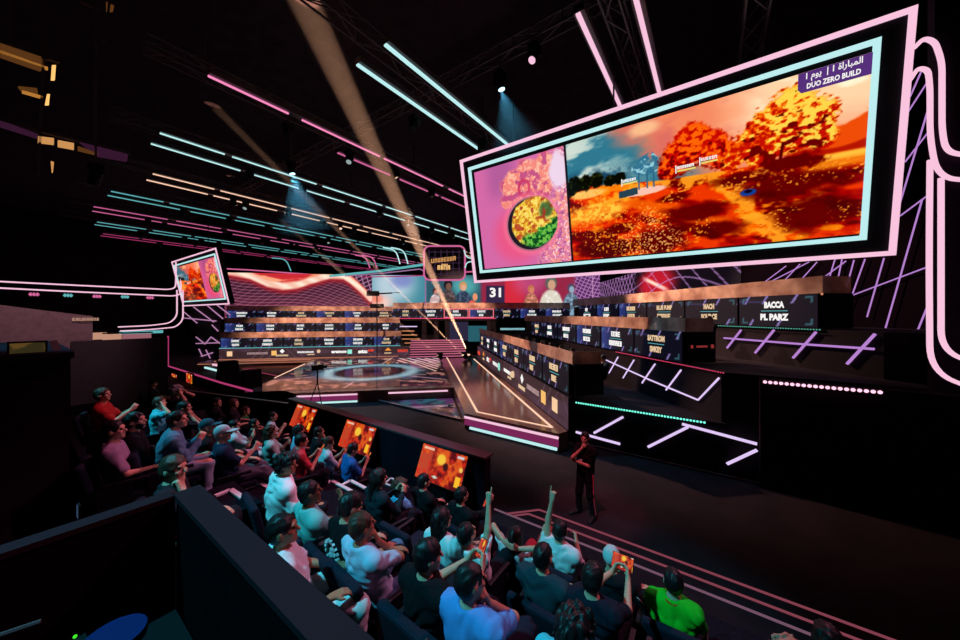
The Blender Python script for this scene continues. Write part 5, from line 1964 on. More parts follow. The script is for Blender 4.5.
def skeleton(p):
    """all joints in local metres, floor z=0, facing +y"""
    sk = {}
    st = p.get('stand', False)
    lean = math.radians(p.get('lean', 14) + (0 if st else 4))
    roll = math.radians(p.get('roll', 0))
    T = np.array([math.sin(roll), -math.sin(lean), math.cos(lean)])
    T = unit(T)
    X = unit(np.cross(np.array([0, 1, 0]), T)) if abs(T[1]) < .9 else np.array([1., 0, 0])
    X = unit(np.array([1, 0, 0]) - T * T[0])
    Fw = np.cross(T, X)
    P = np.array([0, 0.0 if not st else 0, .53 if not st else .98])
    N = P + T * (.5 if st else .47)
    sk.update(P=P, T=T, X=X, F=Fw, N=N, st=st)
    hy, hp = math.radians(p.get('hyaw', 0)), math.radians(p.get('hpitch', 8))
    ht = math.radians(p.get('htilt', 0))
    f = np.array([-math.sin(hy) * math.cos(hp), math.cos(hy) * math.cos(hp), math.sin(hp)])
    r_ = unit(np.cross(f, np.array([math.sin(ht), 0, 1])))
    u = np.cross(r_, f)
    sk['R'] = np.stack([r_, f, u], 1)
    nd = unit(T * .7 + np.array([0, .32, .6]))
    sk['HB'] = N + nd * .085
    sk['H'] = N + nd * .115 + u * .07 + f * .018
    sc = p.get('sw', 1.0)
    for s, nm in ((-1, 'L'), (1, 'R')):
        sh = P + T * (.435 if st else .41) + X * .176 * s * sc
        pose = p.get('arm' + nm, 'lap')
        if pose == 'lap':
            W = np.array([.13 * s, .3, .66])
            pole = np.array([.6 * s, -.5, -.4])
            hd, hn = np.array([-.25 * s, .9, -.25]), np.array([0, -.1, -1])
            stl = 'rest'
        elif pose == 'hold':
            W = np.array([.075 * s, .33, .86]) + np.array(p.get('holdoff', (0, 0, 0)))
            pole = np.array([.5 * s, -.2, -1])
            hd, hn = np.array([-.25 * s, .45, .85]), np.array([-.9 * s, .1, .2])
            stl = 'hold'
        elif pose == 'chest':
            W = np.array([-.04 * s, .24, .92])
            pole = np.array([.7 * s, -.2, -.8])
            hd, hn = np.array([-.8 * s, .2, .2]), np.array([0, -1, 0])
            stl = 'rest'
        elif pose == 'chin':
            W = sk['H'] + sk['R'] @ np.array([.03 * s, .1, -.19])
            pole = np.array([.6 * s, .5, -.9])
            hd, hn = np.array([-.1 * s, -.1, .95]), np.array([-.5 * s, -1, 0])
            stl = 'fist'
        elif pose == 'behind':
            W = sk['H'] + sk['R'] @ np.array([.1 * s, -.12, -.02])
            pole = np.array([1.0 * s, .4, .2])
            hd, hn = np.array([-.9 * s, -.1, .1]), np.array([0, 1, 0])
            stl = 'rest'
        elif pose == 'face':
            W = sk['H'] + sk['R'] @ np.array([.1 * s, .12, -.08])
            pole = np.array([.9 * s, .3, -.6])
            hd, hn = np.array([-.4 * s, -.1, .9]), np.array([-.6 * s, -.6, 0])
            stl = 'rest'
        elif pose == 'side':
            W = sh + np.array([.08 * s, .03, -.52])
            pole = np.array([.2 * s, -1, 0])
            hd, hn = np.array([0, .1, -1]), np.array([-1. * s, 0, 0])
            stl = 'rest'
        elif pose == 'rest_arm':
            W = np.array([.29 * s, .22, .72])
            pole = np.array([.5 * s, -.6, -.3])
            hd, hn = np.array([0, 1, -.1]), np.array([0, 0, -1])
            stl = 'rest'
        elif pose == 'fold':
            W = np.array([-.1 * s, .2, sh[2] - .24])
            pole = np.array([.8 * s, -.1, -.8])
            hd, hn = np.array([-.9 * s, -.1, .1]), np.array([0, -1, 0])
            stl = 'rest'
        else:                                   # ('point', target wrist)
            W = np.array(pose[1], float)
            pole = np.array([.6 * s, .3, -.3])
            hd, hn = np.array(pose[2] if len(pose) > 2 else (0, .05, 1)), np.array([0, 1, .0])
            stl = 'point'
        E_, W = ik(sh, W, .298, .265, pole)
        sk['S' + nm], sk['E' + nm], sk['W' + nm] = sh, E_, W
        fo = unit(W - E_)
        hd = unit(unit(hd) * .75 + fo * .5)
        sk['hand' + nm] = (hd, hn, stl)
        hip = P + X * .092 * s + np.array([0, .02, -.03])
        leg = p.get('legs', 'normal')
        if st:
            spread = .13 * s
            kn = np.array([spread, .03 if s < 0 else .06, .5])
            an = np.array([spread * 1.25, -.03 if s < 0 else .03, .085])
            toe = an + np.array([.05 * s, .17, -.05])
        else:
            kx = {'normal': .16, 'wide': .27, 'close': .1, 'cross': .13, 'stretch': .14, 'raised': .17}[leg] * s
            kn = np.array([kx, .42, .545])
            an = np.array([kx * 1.05, .4, .085])
            if leg == 'stretch':
                kn = np.array([kx, .44, .5])
                an = np.array([kx * 1.1, .75, .1])
            if leg == 'cross' and s > 0:
                kn = np.array([.04, .44, .66])
                an = np.array([-.28, .5, .52])
            if leg == 'raised' and s > 0:
                kn = np.array([.12, .4, .82])
                kn = np.array([.1, .36, .93])
                an = np.array([.12, .62, .62])
            toe = an + unit(np.array([.03 * s, 1, -.25])) * .17
            toe[2] = max(toe[2], .035)
            if leg == 'cross' and s > 0:
                toe = an + np.array([-.12, .13, -.02])
        sk['hip' + nm], sk['kn' + nm], sk['an' + nm], sk['toe' + nm] = hip, kn, an, toe
    return sk


def bounds(sk, m=.17):
    pts = np.array([sk[k] for k in sk if isinstance(sk[k], np.ndarray) and sk[k].shape == (3,) and k not in ('T', 'X', 'F')])
    lo, hi = pts.min(0) - m, pts.max(0) + m
    for s in 'LR':
        w = sk['W' + s] + unit(sk['hand' + s][0]) * .2
        lo, hi = np.minimum(lo, w - .06), np.maximum(hi, w + .06)
    lo[2] = max(lo[2], -.02)
    return lo, hi


def torso(f, sk, o, k=.05):
    P, T, X, F_ = sk['P'], sk['T'], sk['X'], sk['F']
    R = np.stack([X, F_, T], 1)
    f.ell(P + T * .02, (.165 + o, .115 + o, .115 + o), R, k)
    for s in (-1, 1):
        f.cone(P + T * .06 + X * .065 * s, P + T * .27 + X * .07 * s, .104 + o, .108 + o, k)
    f.ell(P + T * .31 - F_ * .004, (.168 + o, .112 + o, .17 + o), R, k)
    f.cone(sk['SL'], sk['SR'], .058 + o, .058 + o, k)
    for s in 'LR':
        f.cone(sk['N'] + T * .01, sk['S' + s] + T * .01, .045 + o, .052 + o, k)


def head_pt(sk, x, y, z):
    return sk['H'] + sk['R'] @ np.array([x, y, z])


def make_body(p, sk, h):
    lo, hi = bounds(sk)
    f = Field(lo, hi, h)
    torso(f, sk, 0)
    for s in 'LR':
        f.cone(sk['S' + s], sk['E' + s], .047, .037, .03)
        f.cone(sk['E' + s], sk['W' + s], .039, .025, .02)
        hd, hn, stl = sk['hand' + s]
        hand(f, sk['W' + s], hd, hn, 1 if s == 'L' else -1, stl)
        f.cone(sk['hip' + s], sk['kn' + s], .082, .055, .04)
        f.cone(sk['kn' + s], sk['an' + s], .054, .036, .03)
        f.cone(sk['an' + s] - np.array([0, .03, .02]), sk['toe' + s], .036, .028, .02)
    R = sk['R']
    f.cone(sk['N'] - sk['T'] * .03, sk['HB'] + np.array([0, 0, .02]), .056, .05, .03)
    f.ell(head_pt(sk, 0, -.012, .03), (.075, .096, .086), R, .02)
    f.ell(head_pt(sk, 0, .026, -.035), (.057, .06, .082), R, .03)
    f.ell(head_pt(sk, 0, .066, -.095), (.022, .02, .02), R, .03)
    for s in (-1, 1):
        f.ell(head_pt(sk, .031 * s, .1, .004), (.016, .014, .011), R, .012, 'sub')
        f.ell(head_pt(sk, .038 * s, .066, -.03), (.02, .02, .018), R, .02)
        f.ell(head_pt(sk, .078 * s, -.006, -.012), (.012, .024, .034), R, .008)
    f.ell(head_pt(sk, 0, .083, .026), (.05, .012, .011), R, .016)
    f.cone(head_pt(sk, 0, .09, .004), head_pt(sk, 0, .11, -.03), .009, .0135, .012)
    f.ell(head_pt(sk, 0, .086, -.058), (.022, .011, .006), R, .006)
    f.ell(head_pt(sk, 0, .084, -.07), (.019, .011, .006), R, .006)
    return f.mesh()


def make_shirt(p, sk, h):
    lo, hi = bounds(sk)
    lo = np.maximum(lo, [-9, -9, sk['P'][2] - .25])
    f = Field(lo, hi, h)
    kind = p.get('shirt', 'tee')
    loose = p.get('loose', .016)
    torso(f, sk, loose)
    for s in 'LR':
        S, E_, W = sk['S' + s], sk['E' + s], sk['W' + s]
        if kind == 'tee':
            e = S + (E_ - S) * .72
            f.cone(S, e, .054 + loose * .4, .054 + loose * .5, .03)
        elif kind == 'long':
            f.cone(S, E_, .058 + loose * .4, .05, .03)
            f.cone(E_, E_ + (W - E_) * .93, .05, .036, .02)
        else:
            f.cone(S, S + (E_ - S) * .2, .055, .055, .03)
    if p.get('hood'):
        f.cone(sk['N'] - sk['F'] * .06 - sk['X'] * .07, sk['N'] - sk['F'] * .06 + sk['X'] * .07, .05, .05, .03)
    if p.get('collar') or kind == 'long':
        f.cone(sk['N'] - sk['T'] * .03, sk['N'] + sk['T'] * .025, .064, .06, .015)
    f.folds(p.get('fold', .008), p.get('seed', 1))
    # neck opening and hem
    nd = unit(sk['HB'] - sk['N'])
    b0 = sk['N'] + sk['T'] * .02 + sk['F'] * .012
    f.cone(b0, b0 + nd * .12, .062, .075, .012, 'sub')
    f.plane(sk['N'] + sk['T'] * .06, sk['T'])
    f.plane(sk['P'] - sk['T'] * (.07 if not sk['st'] else .12), -unit(sk['T'] * 1.0 + np.array([0, -.3, 0])))
    return f.mesh()


def make_trousers(p, sk, h):
    lo, hi = bounds(sk)
    hi = np.minimum(hi, [9, 9, max(sk['P'][2] + .15, sk['knR'][2] + .12)])
    f = Field(lo, hi, h)
    R = np.stack([sk['X'], sk['F'], sk['T']], 1)
    f.ell(sk['P'] + sk['T'] * .015, (.172, .122, .118), R, .05)
    sh = p.get('shorts', False)
    for s in 'LR':
        f.cone(sk['hip' + s], sk['kn' + s], .098, .075, .04)
        if sh:
            continue
        f.cone(sk['kn' + s], sk['kn' + s] + (sk['an' + s] - sk['kn' + s]) * .93, .074, .054, .03)
    f.folds(p.get('fold', .007), p.get('seed', 1) + 5)
    f.plane(sk['P'] + sk['T'] * .1, sk['T'])
    return f.mesh()


def make_shoe(sk, s, h):
    a, t = sk['an' + s], sk['toe' + s]
    d = unit(t - a)
    lo, hi = np.minimum(a, t) - .09, np.maximum(a, t) + .09
    f = Field(lo, hi, h)
    f.cone(a - np.array([0, .035, .028]), t + d * .02, .048, .04, .02)
    f.cone(a, a + np.array([0, 0, .02]), .046, .046, .02)
    if not np.isclose(a[2], .085) and a[2] > .2:
        pass
    else:
        f.plane(np.array([0, 0, .004]), np.array([0, 0, -1]))
    return f.mesh()


def make_hair(p, sk, h):
    kind = p.get('hair', 'short')
    H_ = sk['H']
    f = Field(H_ - .36, H_ + .2, h)
    R = sk['R']
    vol = {'short': .010, 'crop': .005, 'curly': .03, 'long': .018, 'bun': .012, 'side': .014, 'fringe': .006, 'cover': .02}[kind]
    f.ell(head_pt(sk, 0, -.014, .032), (.077 + vol, .098 + vol, .088 + vol), R, .01)
    f.ell(head_pt(sk, 0, -.04, -.02), (.07 + vol, .066 + vol, .075 + vol), R, .03)
    if kind in ('long', 'cover'):
        f.cone(head_pt(sk, 0, -.05, -.02), sk['N'] - sk['F'] * .05 - sk['T'] * .06, .085, .075, .03)
        for s in (-1, 1):
            f.cone(head_pt(sk, .06 * s, -.02, .0), sk['N'] + sk['X'] * .07 * s - sk['T'] * .05 - sk['F'] * .02, .04, .035, .03)
    if kind == 'bun':
        f.ell(head_pt(sk, 0, -.13, .05), (.04, .04, .04), R, .01)
    # clear the face
    f.ell(head_pt(sk, 0, .115, -.035), (.078, .075, .098), R, .012, 'sub')
    if kind == 'fringe':
        f.ell(head_pt(sk, 0, .0, .11), (.085, .12, .075), R, .02, 'sub')
    f.noise({'curly': .012, 'long': .006, 'cover': .004}.get(kind, .004), {'curly': 120, 'cover': 30}.get(kind, 90), p.get('seed', 1) + 9)
    if kind not in ('long', 'cover'):
        f.plane(head_pt(sk, 0, -.05, -.085), -R[:, 2] * .9 + R[:, 1] * .4)
        for s in (-1, 1):
            f.ell(head_pt(sk, .09 * s, .03, -.06), (.04, .06, .06), R, .01, 'sub')
    return f.mesh()


def make_cap(p, sk, h):
    H_ = sk['H']
    f = Field(H_ - .22, H_ + .24, h)
    R = sk['R']
    f.ell(head_pt(sk, 0, -.012, .038), (.089, .109, .097), R, .01)
    f.plane(head_pt(sk, 0, 0, .02 if p['cap'] != 'beanie' else .0), -R[:, 2] + R[:, 1] * .12)
    if p['cap'] == 'peak':
        f.cone(head_pt(sk, -.03, .1, .03), head_pt(sk, -.03, .165, .02), .05, .045, .01, flat=(R[:, 2], .16))
        f.cone(head_pt(sk, .03, .1, .03), head_pt(sk, .03, .165, .02), .05, .045, .01, flat=(R[:, 2], .16))
    elif p['cap'] == 'beanie':
        f.noise(.003, 60, 3)
    return f.mesh()


SKINS = [mat('skin_light', rgb(214, 164, 136), .55, .4), mat('skin_tan', rgb(178, 124, 94), .55, .4), mat('skin_brown', rgb(120, 78, 56), .55, .4)]
HAIRM = {'black': mat('hair_black', rgb(22, 18, 20), .5, .4), 'brown': mat('hair_brown', rgb(70, 44, 32), .55, .4), 'grey': mat('hair_grey', rgb(150, 148, 146), .6, .3),
         'rose': mat('hair_fair', rgb(190, 130, 110), .6, .3)}
M_EYE = mat('eye_dark', rgb(26, 20, 20), .2, .6)
M_SHOE = mat('shoe_dark', rgb(30, 28, 32), .6, .3)
M_SHOEW = mat('shoe_white', rgb(200, 196, 196), .6, .3)


def cloth(c):
    return mat('cloth_%d_%d_%d' % c, rgb(*c), .9, .15)


PEOPLE = {}


def person(key, loc, yaw, label, p, group=None, cat='person', h=.0095, hc=.012):
    """body = top-level mesh; hair, cap, clothes, shoes are children"""
    sk = skeleton(p)
    V, F_ = make_body(p, sk, h)
    body = bpy.data.objects.new('person', np_mesh('person', V, F_, SKINS[p.get('skin', 0)]))
    col.objects.link(body)
    body.location = loc
    body.rotation_euler = (0, 0, yaw)
    tag(body, label, cat, group)

    def child(name, vf, m, lab=None):
        if len(vf[0]) == 0:
            return
        o = bpy.data.objects.new(name, np_mesh(name, vf[0], vf[1], m))
        col.objects.link(o)
        o.parent = body
        if lab:
            o['label'] = lab
        return o
    if p.get('hair', 'short') and p.get('cap') != 'beanie':
        child('hair' if p.get('hair') != 'cover' else 'head_scarf', make_hair(p, sk, hc * .75), HAIRM[p.get('hc', 'black')])
    if p.get('cap'):
        child('cap' if p['cap'] == 'peak' else 'beanie', make_cap(p, sk, hc * .75), cloth(p.get('capc', (30, 30, 36))))
    if p.get('beard'):
        f = Field(sk['H'] - .16, sk['H'] + .14, hc * .7)
        f.ell(head_pt(sk, 0, .036, -.058), (.06, .06, .065), sk['R'], .01)
        f.ell(head_pt(sk, 0, .09, -.05), (.03, .03, .02), sk['R'], .01, 'sub')
        f.plane(head_pt(sk, 0, 0, -.035), sk['R'][:, 2])
        child('beard', f.mesh(), HAIRM['black'])
    shirt = child('shirt', make_shirt(p, sk, hc), cloth(p.get('sc', (60, 60, 70))))
    child('trousers' if not p.get('shorts') else 'shorts', make_trousers(p, sk, hc), cloth(p.get('tc', (28, 28, 36))))
    for s in 'LR':
        child('shoe', make_shoe(sk, s, hc), M_SHOEW if p.get('wshoe') else M_SHOE)
    mb = MB()
    for s in (-1, 1):
        e = head_pt(sk, .031 * s, .084, .005)
        mb.ball(e, .0105, 8, 6)
    eo = mb.build('eyes', M_EYE, None)
    eo.parent = body
    PEOPLE[key] = (body, sk)
    return body, sk


def to_world(body, q):
    a = body.rotation_euler[2]
    return Vector(body.location) + Vector(rotz(q, a))


def phone(key, label, lit=True, cat='phone', size=(.075, .15)):
    body, sk = PEOPLE[key]
    a, b = sk['WL'], sk['WR']
    hd = unit(sk['handL'][0] + sk['handR'][0])
    c = (a + b) / 2 + hd * .085 + np.array([0, .03, .02])
    yaw = body.rotation_euler[2]
    u = Vector(rotz(np.array([1., 0, 0]), yaw))
    n = Vector(rotz(unit(np.array([0, -.75, .65])), yaw))
    v = n.cross(u)
    c = to_world(body, c)
    w, hh = size
    t = thing('smartphone' if size[0] < .1 else 'tablet', label, cat, tuple(c))
    cs_ = MB().box(c - n * .006, (w, hh, .008), (u, v, n)).build('phone_case' if size[0] < .1 else 'tablet_case', M_BLACK, t)
    led_grid('display', c - u * (w / 2 - .004) - v * (hh / 2 - .005), u, v, w - .008, hh - .01, 24, 30, lambda x, y: paint_mon(x / w * 1.3, y / hh * .7), LED_PH, cs_)
    return t


LED_PH = led_mat('phone_picture', .9)
# ------------------------------------------------------------------ seat prototype


def build_seat(name='theatre_seat'):
    t = bpy.data.objects.new(name, None)
    t.empty_display_size = .2
    col.objects.link(t)
    MB().box((0, .1, .385), (.5, .5, .09)).build('seat_cushion', M_SEAT, t, bevel=.025)
    bk = MB()
    ax = (Vector((1, 0, 0)), Vector((0, -math.sin(.24), math.cos(.24))), Vector((0, math.cos(.24), math.sin(.24))))
    bk.box((0, -.255, .62), (.52, .52, .08), ax)
    bk.build('backrest', M_SEAT, t, bevel=.03)
    for s in (-1, 1):
        MB().box((.275 * s, .06, .6), (.05, .42, .04)).build('armrest', M_SEATP, t, bevel=.01)
        MB().box((.275 * s, -.02, .295), (.04, .3, .58)).build('side_panel', M_SEATP, t)
    MB().box((0, .05, .17), (.4, .2, .34)).build('pedestal', M_SEATP, t)
    return t


SEAT0 = build_seat()
seat_used = [False]


def seat(loc, yaw, label, group='theatre seats'):
    o = SEAT0 if not seat_used[0] else copy_tree(SEAT0)
    seat_used[0] = True
    o.location = loc
    o.rotation_euler = (0, 0, yaw)
    tag(o, label, 'seat', group)
    return o


def sit(key, px, row, label, p, dy=0.0, yaw=None, dpx=0, seatlabel=None, h=.0095, hc=.012, dz=0):
    """seat a person so that the head falls at photo column px in the given row"""
    Y, z = ROWS[row]
    Y += dy
    d = ray(px, 400)
    X = d.x / d.y * Y + (.06 if px > 290 else 0)
    toscreen = -math.atan2(-3.0 - X, 13 - Y)      # yaw towards the big screen (negative = to the right)
    ty = math.atan2(-( -3.0 - X), 13 - Y)
    if yaw is None:
        yaw = -max(-.2, min(.75, math.atan2(-1.0 - X, 13 - Y))) * .55
    p = dict(p)
    p.setdefault('seed', int(px * 7 + row))
    b, sk = person(key, (X, Y, z + .002 + dz), yaw, label, p, h=h, hc=hc)
    seat((X, Y + .0, z + dz), yaw, ' '.join(('navy seat under the ' + label).split()[:16]))
    return b, sk
# ================================================================== AUDIENCE, FRONT ROW
CYW = (226, 230, 232)
sit('tee_black_far', 425, 1, 'person in a black top before the nearest audience monitor', dict(hair='short', sc=(22, 22, 26), armL='lap', armR='lap', hpitch=5, hyaw=-15, lean=8, shirt='long'))
sit('black_mid', 461, 1, 'person in black holding up a phone near the partition end', dict(hair='short', sc=(22, 23, 28), armL='lap', armR='hold', holdoff=(.08, .12, .08), hyaw=-14, hpitch=6, lean=6, shirt='long'))
phone('black_mid', 'bright phone held by the person in black near the partition end')
sit('red_knee', 523, 1, 'person in white with hands behind the head and one red knee raised', dict(hair='cover', sc=(214, 206, 210), tc=(200, 30, 44), armL='behind', armR='behind', lean=30, legs='raised', hpitch=12, loose=.022, shirt='long'), dy=-.05)
sit('point_right', 557, 1, 'person in a pale top raising the left arm, finger up, front row', dict(hair='short', sc=CYW, armL=('point', (-.13, .04, 1.58), (.02, .05, 1)), armR='hold', lean=4, hpitch=10, hyaw=-6, loose=.02), yaw=0, dz=.04)
phone('point_right', 'phone glinting in the lap of the front row person pointing up') if False else None
sit('beanie', 608, 1, 'person in a pale teal beanie and dark jacket with piping', dict(cap='beanie', capc=(190, 214, 214), hair=None, sc=(26, 26, 32), shirt='long', lean=10, armR='rest_arm', legs='wide', hood=True, collar=True, hpitch=4))
sit('green', 667, 1, 'person in a bright green shirt with an orange collar, front row', dict(hair='short', sc=(30, 200, 40), armL='lap', armR='lap', lean=8, hyaw=14, hpitch=4, collar=True, loose=.022))
sit('fair_right', 775, 2, 'fair haired person at the bottom right, only the head top showing', dict(hair='curly', hc='rose', sc=(90, 160, 170), lean=12), dy=.1)
sit('dark_right', 812, 1, 'dark haired person low at the bottom right beside the floor lines', dict(hair='long', sc=(20, 20, 26), lean=14, hpitch=0), dy=.1)

# SECOND ROW
sit('cyan_curly', 446, 2, 'long haired person in a pale cyan shirt left of the person pointing up', dict(hair='long', hc='black', sc=CYW, lean=10, roll=-4, armL='lap', armR='lap', hyaw=-16, hpitch=8, loose=.024), dy=-.12)
sit('point_left', 472, 2, 'person in a white tee stretching the right arm up, finger pointing', dict(hair='short', sc=(236, 238, 240), armR=('point', (.1, .2, 1.72), (.03, .03, 1)), armL='lap', lean=24, roll=5, hpitch=22, hyaw=-14, loose=.02), yaw=0, dy=.12, dz=-.06)
sit('teal_tee', 541, 2, 'broad person in a dark teal tee between the two people pointing', dict(hair='crop', sc=(40, 62, 72), lean=8, armL='lap', armR='lap', hyaw=-8, hpitch=8, loose=.022, sw=1.08))
sit('navy_tablet', 588, 2, 'dark haired person in a navy tee holding a tablet with an orange picture', dict(hair='short', sc=(26, 30, 44), lean=8, armL='hold', armR='hold', holdoff=(.12, .1, .06), hyaw=-10, hpitch=-6))
phone('navy_tablet', 'tablet showing an orange picture held by the person in the navy tee', size=(.2, .14), cat='tablet')
sit('dark_jacket', 377, 2, 'long haired person in a dark teal jacket left of the nearest monitor', dict(hair='long', hc='black', sc=(28, 44, 52), shirt='long', lean=2, armL='hold', armR='hold', hyaw=-20, hpitch=2))
sit('cyan_child', 402, 1, 'brown haired small person in a bright blue top below the nearest audience monitor', dict(hair='curly', hc='brown', sc=(90, 180, 220), lean=8, armL='lap', armR='lap', hyaw=-30), dy=-.35)

# THIRD ROW
sit('white_back', 280, 3, 'curly haired person in a white tee left of the teal tee', dict(hair='curly', hc='black', sc=(238, 240, 242), lean=-6, roll=6, armL='lap', armR='lap', hyaw=-40, hpitch=2, loose=.03, skin=1))
sit('teal_bald', 318, 3, 'person with shaved dark hair in a teal tee', dict(hair='crop', sc=(120, 190, 186), lean=12, armL='lap', armR='chest', hyaw=-16, hpitch=10, tc=(70, 80, 100), skin=2, legs='wide'))
sit('logo_back', 348, 3, 'person in a black tee with a round white ring of marks on the back', dict(hair='short', sc=(20, 20, 24), lean=4, armL='lap', armR='lap', hyaw=-10, hpitch=-16))
sit('blue_tall', 371, 3, 'person in a pale blue tee right of the ring printed back', dict(hair='crop', hc='brown', sc=(176, 200, 226), lean=14, armL='lap', armR='chin', hyaw=-12, hpitch=10, tc=(90, 120, 150), skin=1, legs='wide'))
sit('black_phone', 428, 3, 'person in a loose black tee holding up a lit phone', dict(hair='short', sc=(20, 20, 25), lean=8, armL='hold', armR='hold', holdoff=(.1, .06, .02), hyaw=-28, hpitch=-2, loose=.022))
phone('black_phone', 'lit phone held by the person in the loose black tee')
sit('blue_big', 470, 3, 'person in a bright blue tee with cropped hair, bottom centre', dict(hair='crop', sc=(96, 150, 222), lean=8, armL='lap', armR='chin', hyaw=-28, hpitch=8, loose=.022, tc=(34, 32, 48), sw=1.05))
sit('big_hair', 572, 3, 'person with a big head of dark hair and a vivid cyan top', dict(hair='curly', sc=(60, 200, 216), lean=14, hpitch=2, hyaw=-10), dy=.14, dz=-.02)

# FOURTH ROW
b, sk = sit('bald_white', 293, 4, 'crop haired person in a loose white shirt beside the balcony parapet', dict(hair='crop', sc=(232, 234, 238), lean=10, armL='lap', armR='rest_arm', hyaw=-14, hpitch=8, tc=(214, 220, 222), legs='wide', loose=.026, skin=1, sw=1.1), yaw=-.42, dy=.3, dz=-.22)
sit('pale_legs', 380, 4, 'person in pale trousers mostly hidden by the parapet, knee showing', dict(hair='short', sc=(24, 24, 30), lean=34, tc=(206, 222, 226), legs='normal', hpitch=0, hyaw=-10), yaw=-.2, dy=.04, dz=-.42)
sit('low_dark', 441, 4, 'dark haired person at the bottom edge near the parapet', dict(hair='curly', sc=(20, 20, 26), lean=20, hpitch=0), dy=.25, dz=-.2)
sit('profile', 174, 4, 'person in profile, hand at the mouth, behind the parapet corner', dict(hair='short', hc='brown', sc=(40, 36, 42), lean=0, armL='lap', armR='chin', hyaw=-28, hpitch=2, skin=0), yaw=-.5, dy=-.12)

# ------------------------------------------------------------------ far left block
FARH = dict(h=.011, hc=.014)
sit('far_red', 106, 4, 'person in a red top at the far left end of the crowd', dict(hair='short', hc='brown', sc=(180, 46, 44), lean=4, armL='hold', armR='hold', hyaw=-20), **FARH)
sit('far_beard', 138, 4, 'bearded person in a black jacket over a pale collar at the left of the crowd', dict(hair='short', beard=True, sc=(20, 20, 24), shirt='long', lean=2, hyaw=-24, hpitch=10), **FARH)
sit('far_denim', 167, 4, 'dark haired person in a faded denim blue shirt and pale jeans', dict(hair='short', sc=(88, 134, 158), shirt='long', lean=-12, armL='hold', armR='hold', tc=(140, 160, 180), hyaw=-22, hpitch=8, loose=.024), dy=.22, **FARH)
sit('far_pale', 121, 4, 'person with a pale lilac shoulder behind the bearded person', dict(hair='short', sc=(160, 136, 160), lean=6, hyaw=-20), dy=-.2, **FARH)
sit('far_cyan_a', 160, 3, 'person in a bright cyan tee in the far left block', dict(hair='short', hc='brown', sc=(80, 200, 214), lean=0, hyaw=-24, armL='lap', armR='face'), dy=-.1, **FARH)
sit('far_hands', 177, 3, 'person in a dark top with both hands raised to a fair haired head', dict(hair='curly', hc='grey', sc=(30, 28, 36), lean=0, armL='face', armR='face', hyaw=-15), dy=.4, **FARH)
sit('far_cap', 155, 2, 'person in a dark cap at the back of the far left block', dict(cap='peak', capc=(40, 40, 46), sc=(40, 30, 36), lean=4, hyaw=-20), dy=-.2, **FARH)
sit('far_clap', 186, 3, 'person in a dark top with pale hands before the face', dict(hair='short', sc=(40, 34, 40), lean=2, armL='chin', armR='chin', hyaw=-20), dy=.1, **FARH)
sit('far_dark', 219, 2, 'dark silhouetted person in a black jacket before the far partition', dict(hair='short', sc=(20, 18, 22), shirt='long', lean=4, hyaw=-30), dy=.15, **FARH)
sit('far_dim', 235, 2, 'dim person with a red lit face left of the green shirt', dict(hair='long', hc='brown', sc=(32, 28, 34), lean=2, hyaw=-24), dy=.35, **FARH)
sit('far_green', 245, 1, 'fair person in a dark green shirt before the far partition', dict(hair='bun', hc='brown', sc=(44, 122, 72), lean=-2, hyaw=-22), dy=-.15, **FARH)
sit('far_small', 257, 1, 'small dark haired person between the green shirt and a pale cyan shirt', dict(hair='short', sc=(24, 24, 30), lean=6, hyaw=-20), dy=-.4, **FARH)
sit('far_white', 269, 1, 'person in a pale cyan shirt bending forward before the far partition', dict(hair='short', sc=(200, 226, 230), lean=-10, hyaw=-24, armR='hold', armL='hold'), **FARH)
sit('far_lightpants', 239, 2, 'person in a pale cyan tee and white trousers with arms folded', dict(hair='short', sc=(180, 220, 226), tc=(214, 206, 216), lean=8, hyaw=-22, armL='chest', armR='chest', legs='stretch'), dy=-.25, **FARH)
sit('far_pinkteal', 274, 2, 'long haired person in a pale tee behind the red top', dict(hair='long', hc='brown', sc=(170, 200, 196), lean=6, hyaw=-20, armL='chest', armR='lap'), **FARH)
sit('far_greycap', 211, 3, 'person in a dark teal cap and black jacket left of the grey haired person', dict(cap='peak', capc=(40, 90, 104), hair='crop', hc='grey', sc=(22, 22, 28), shirt='long', lean=4, hyaw=-20), **FARH)
sit('far_navy', 228, 3, 'grey haired person in a pale cap and navy tee', dict(cap='peak', capc=(170, 200, 206), hair='crop', hc='grey', sc=(28, 48, 72), lean=6, armL='lap', armR='hold', tc=(90, 92, 104), hyaw=-26, hpitch=8, loose=.022, legs='stretch'), dy=.05)
sit('far_bluewhite', 297, 1, 'dark haired person in a pale blue shirt near the farthest audience monitor', dict(hair='curly', sc=(150, 190, 220), lean=-2, hyaw=-20), dy=-.1, **FARH)
sit('far_redface', 315, 1, 'person with a red lit face right of the farthest audience monitor', dict(hair='short', sc=(30, 28, 34), lean=-6, hyaw=-10, armR='chin'), dy=.1, **FARH)
sit('red_sleeve', 296, 2, 'dark haired person in a rose red top using a phone', dict(hair='short', sc=(206, 70, 80), lean=-6, armL='hold', armR='hold', hyaw=-22, hpitch=-4), **FARH)
phone('red_sleeve', 'phone held by the person in the red top')
sit('mid_cyan_phone', 325, 1, 'brown haired person looking down at a phone beside the middle monitor', dict(hair='bun', hc='brown', sc=(190, 228, 236), lean=-2, armL='hold', armR='hold', hyaw=-20, hpitch=-14), dy=-.1, **FARH)
phone('mid_cyan_phone', 'phone held by the brown haired person beside the middle monitor')
sit('mid_blue_phone', 347, 1, 'person in a royal blue tee looking down before the middle monitor', dict(hair='short', sc=(40, 110, 190), lean=-6, armL='hold', armR='hold', hyaw=-12, hpitch=-20, shorts=True), dy=-.05, **FARH)
phone('mid_blue_phone', 'phone held by the person in the royal blue tee')

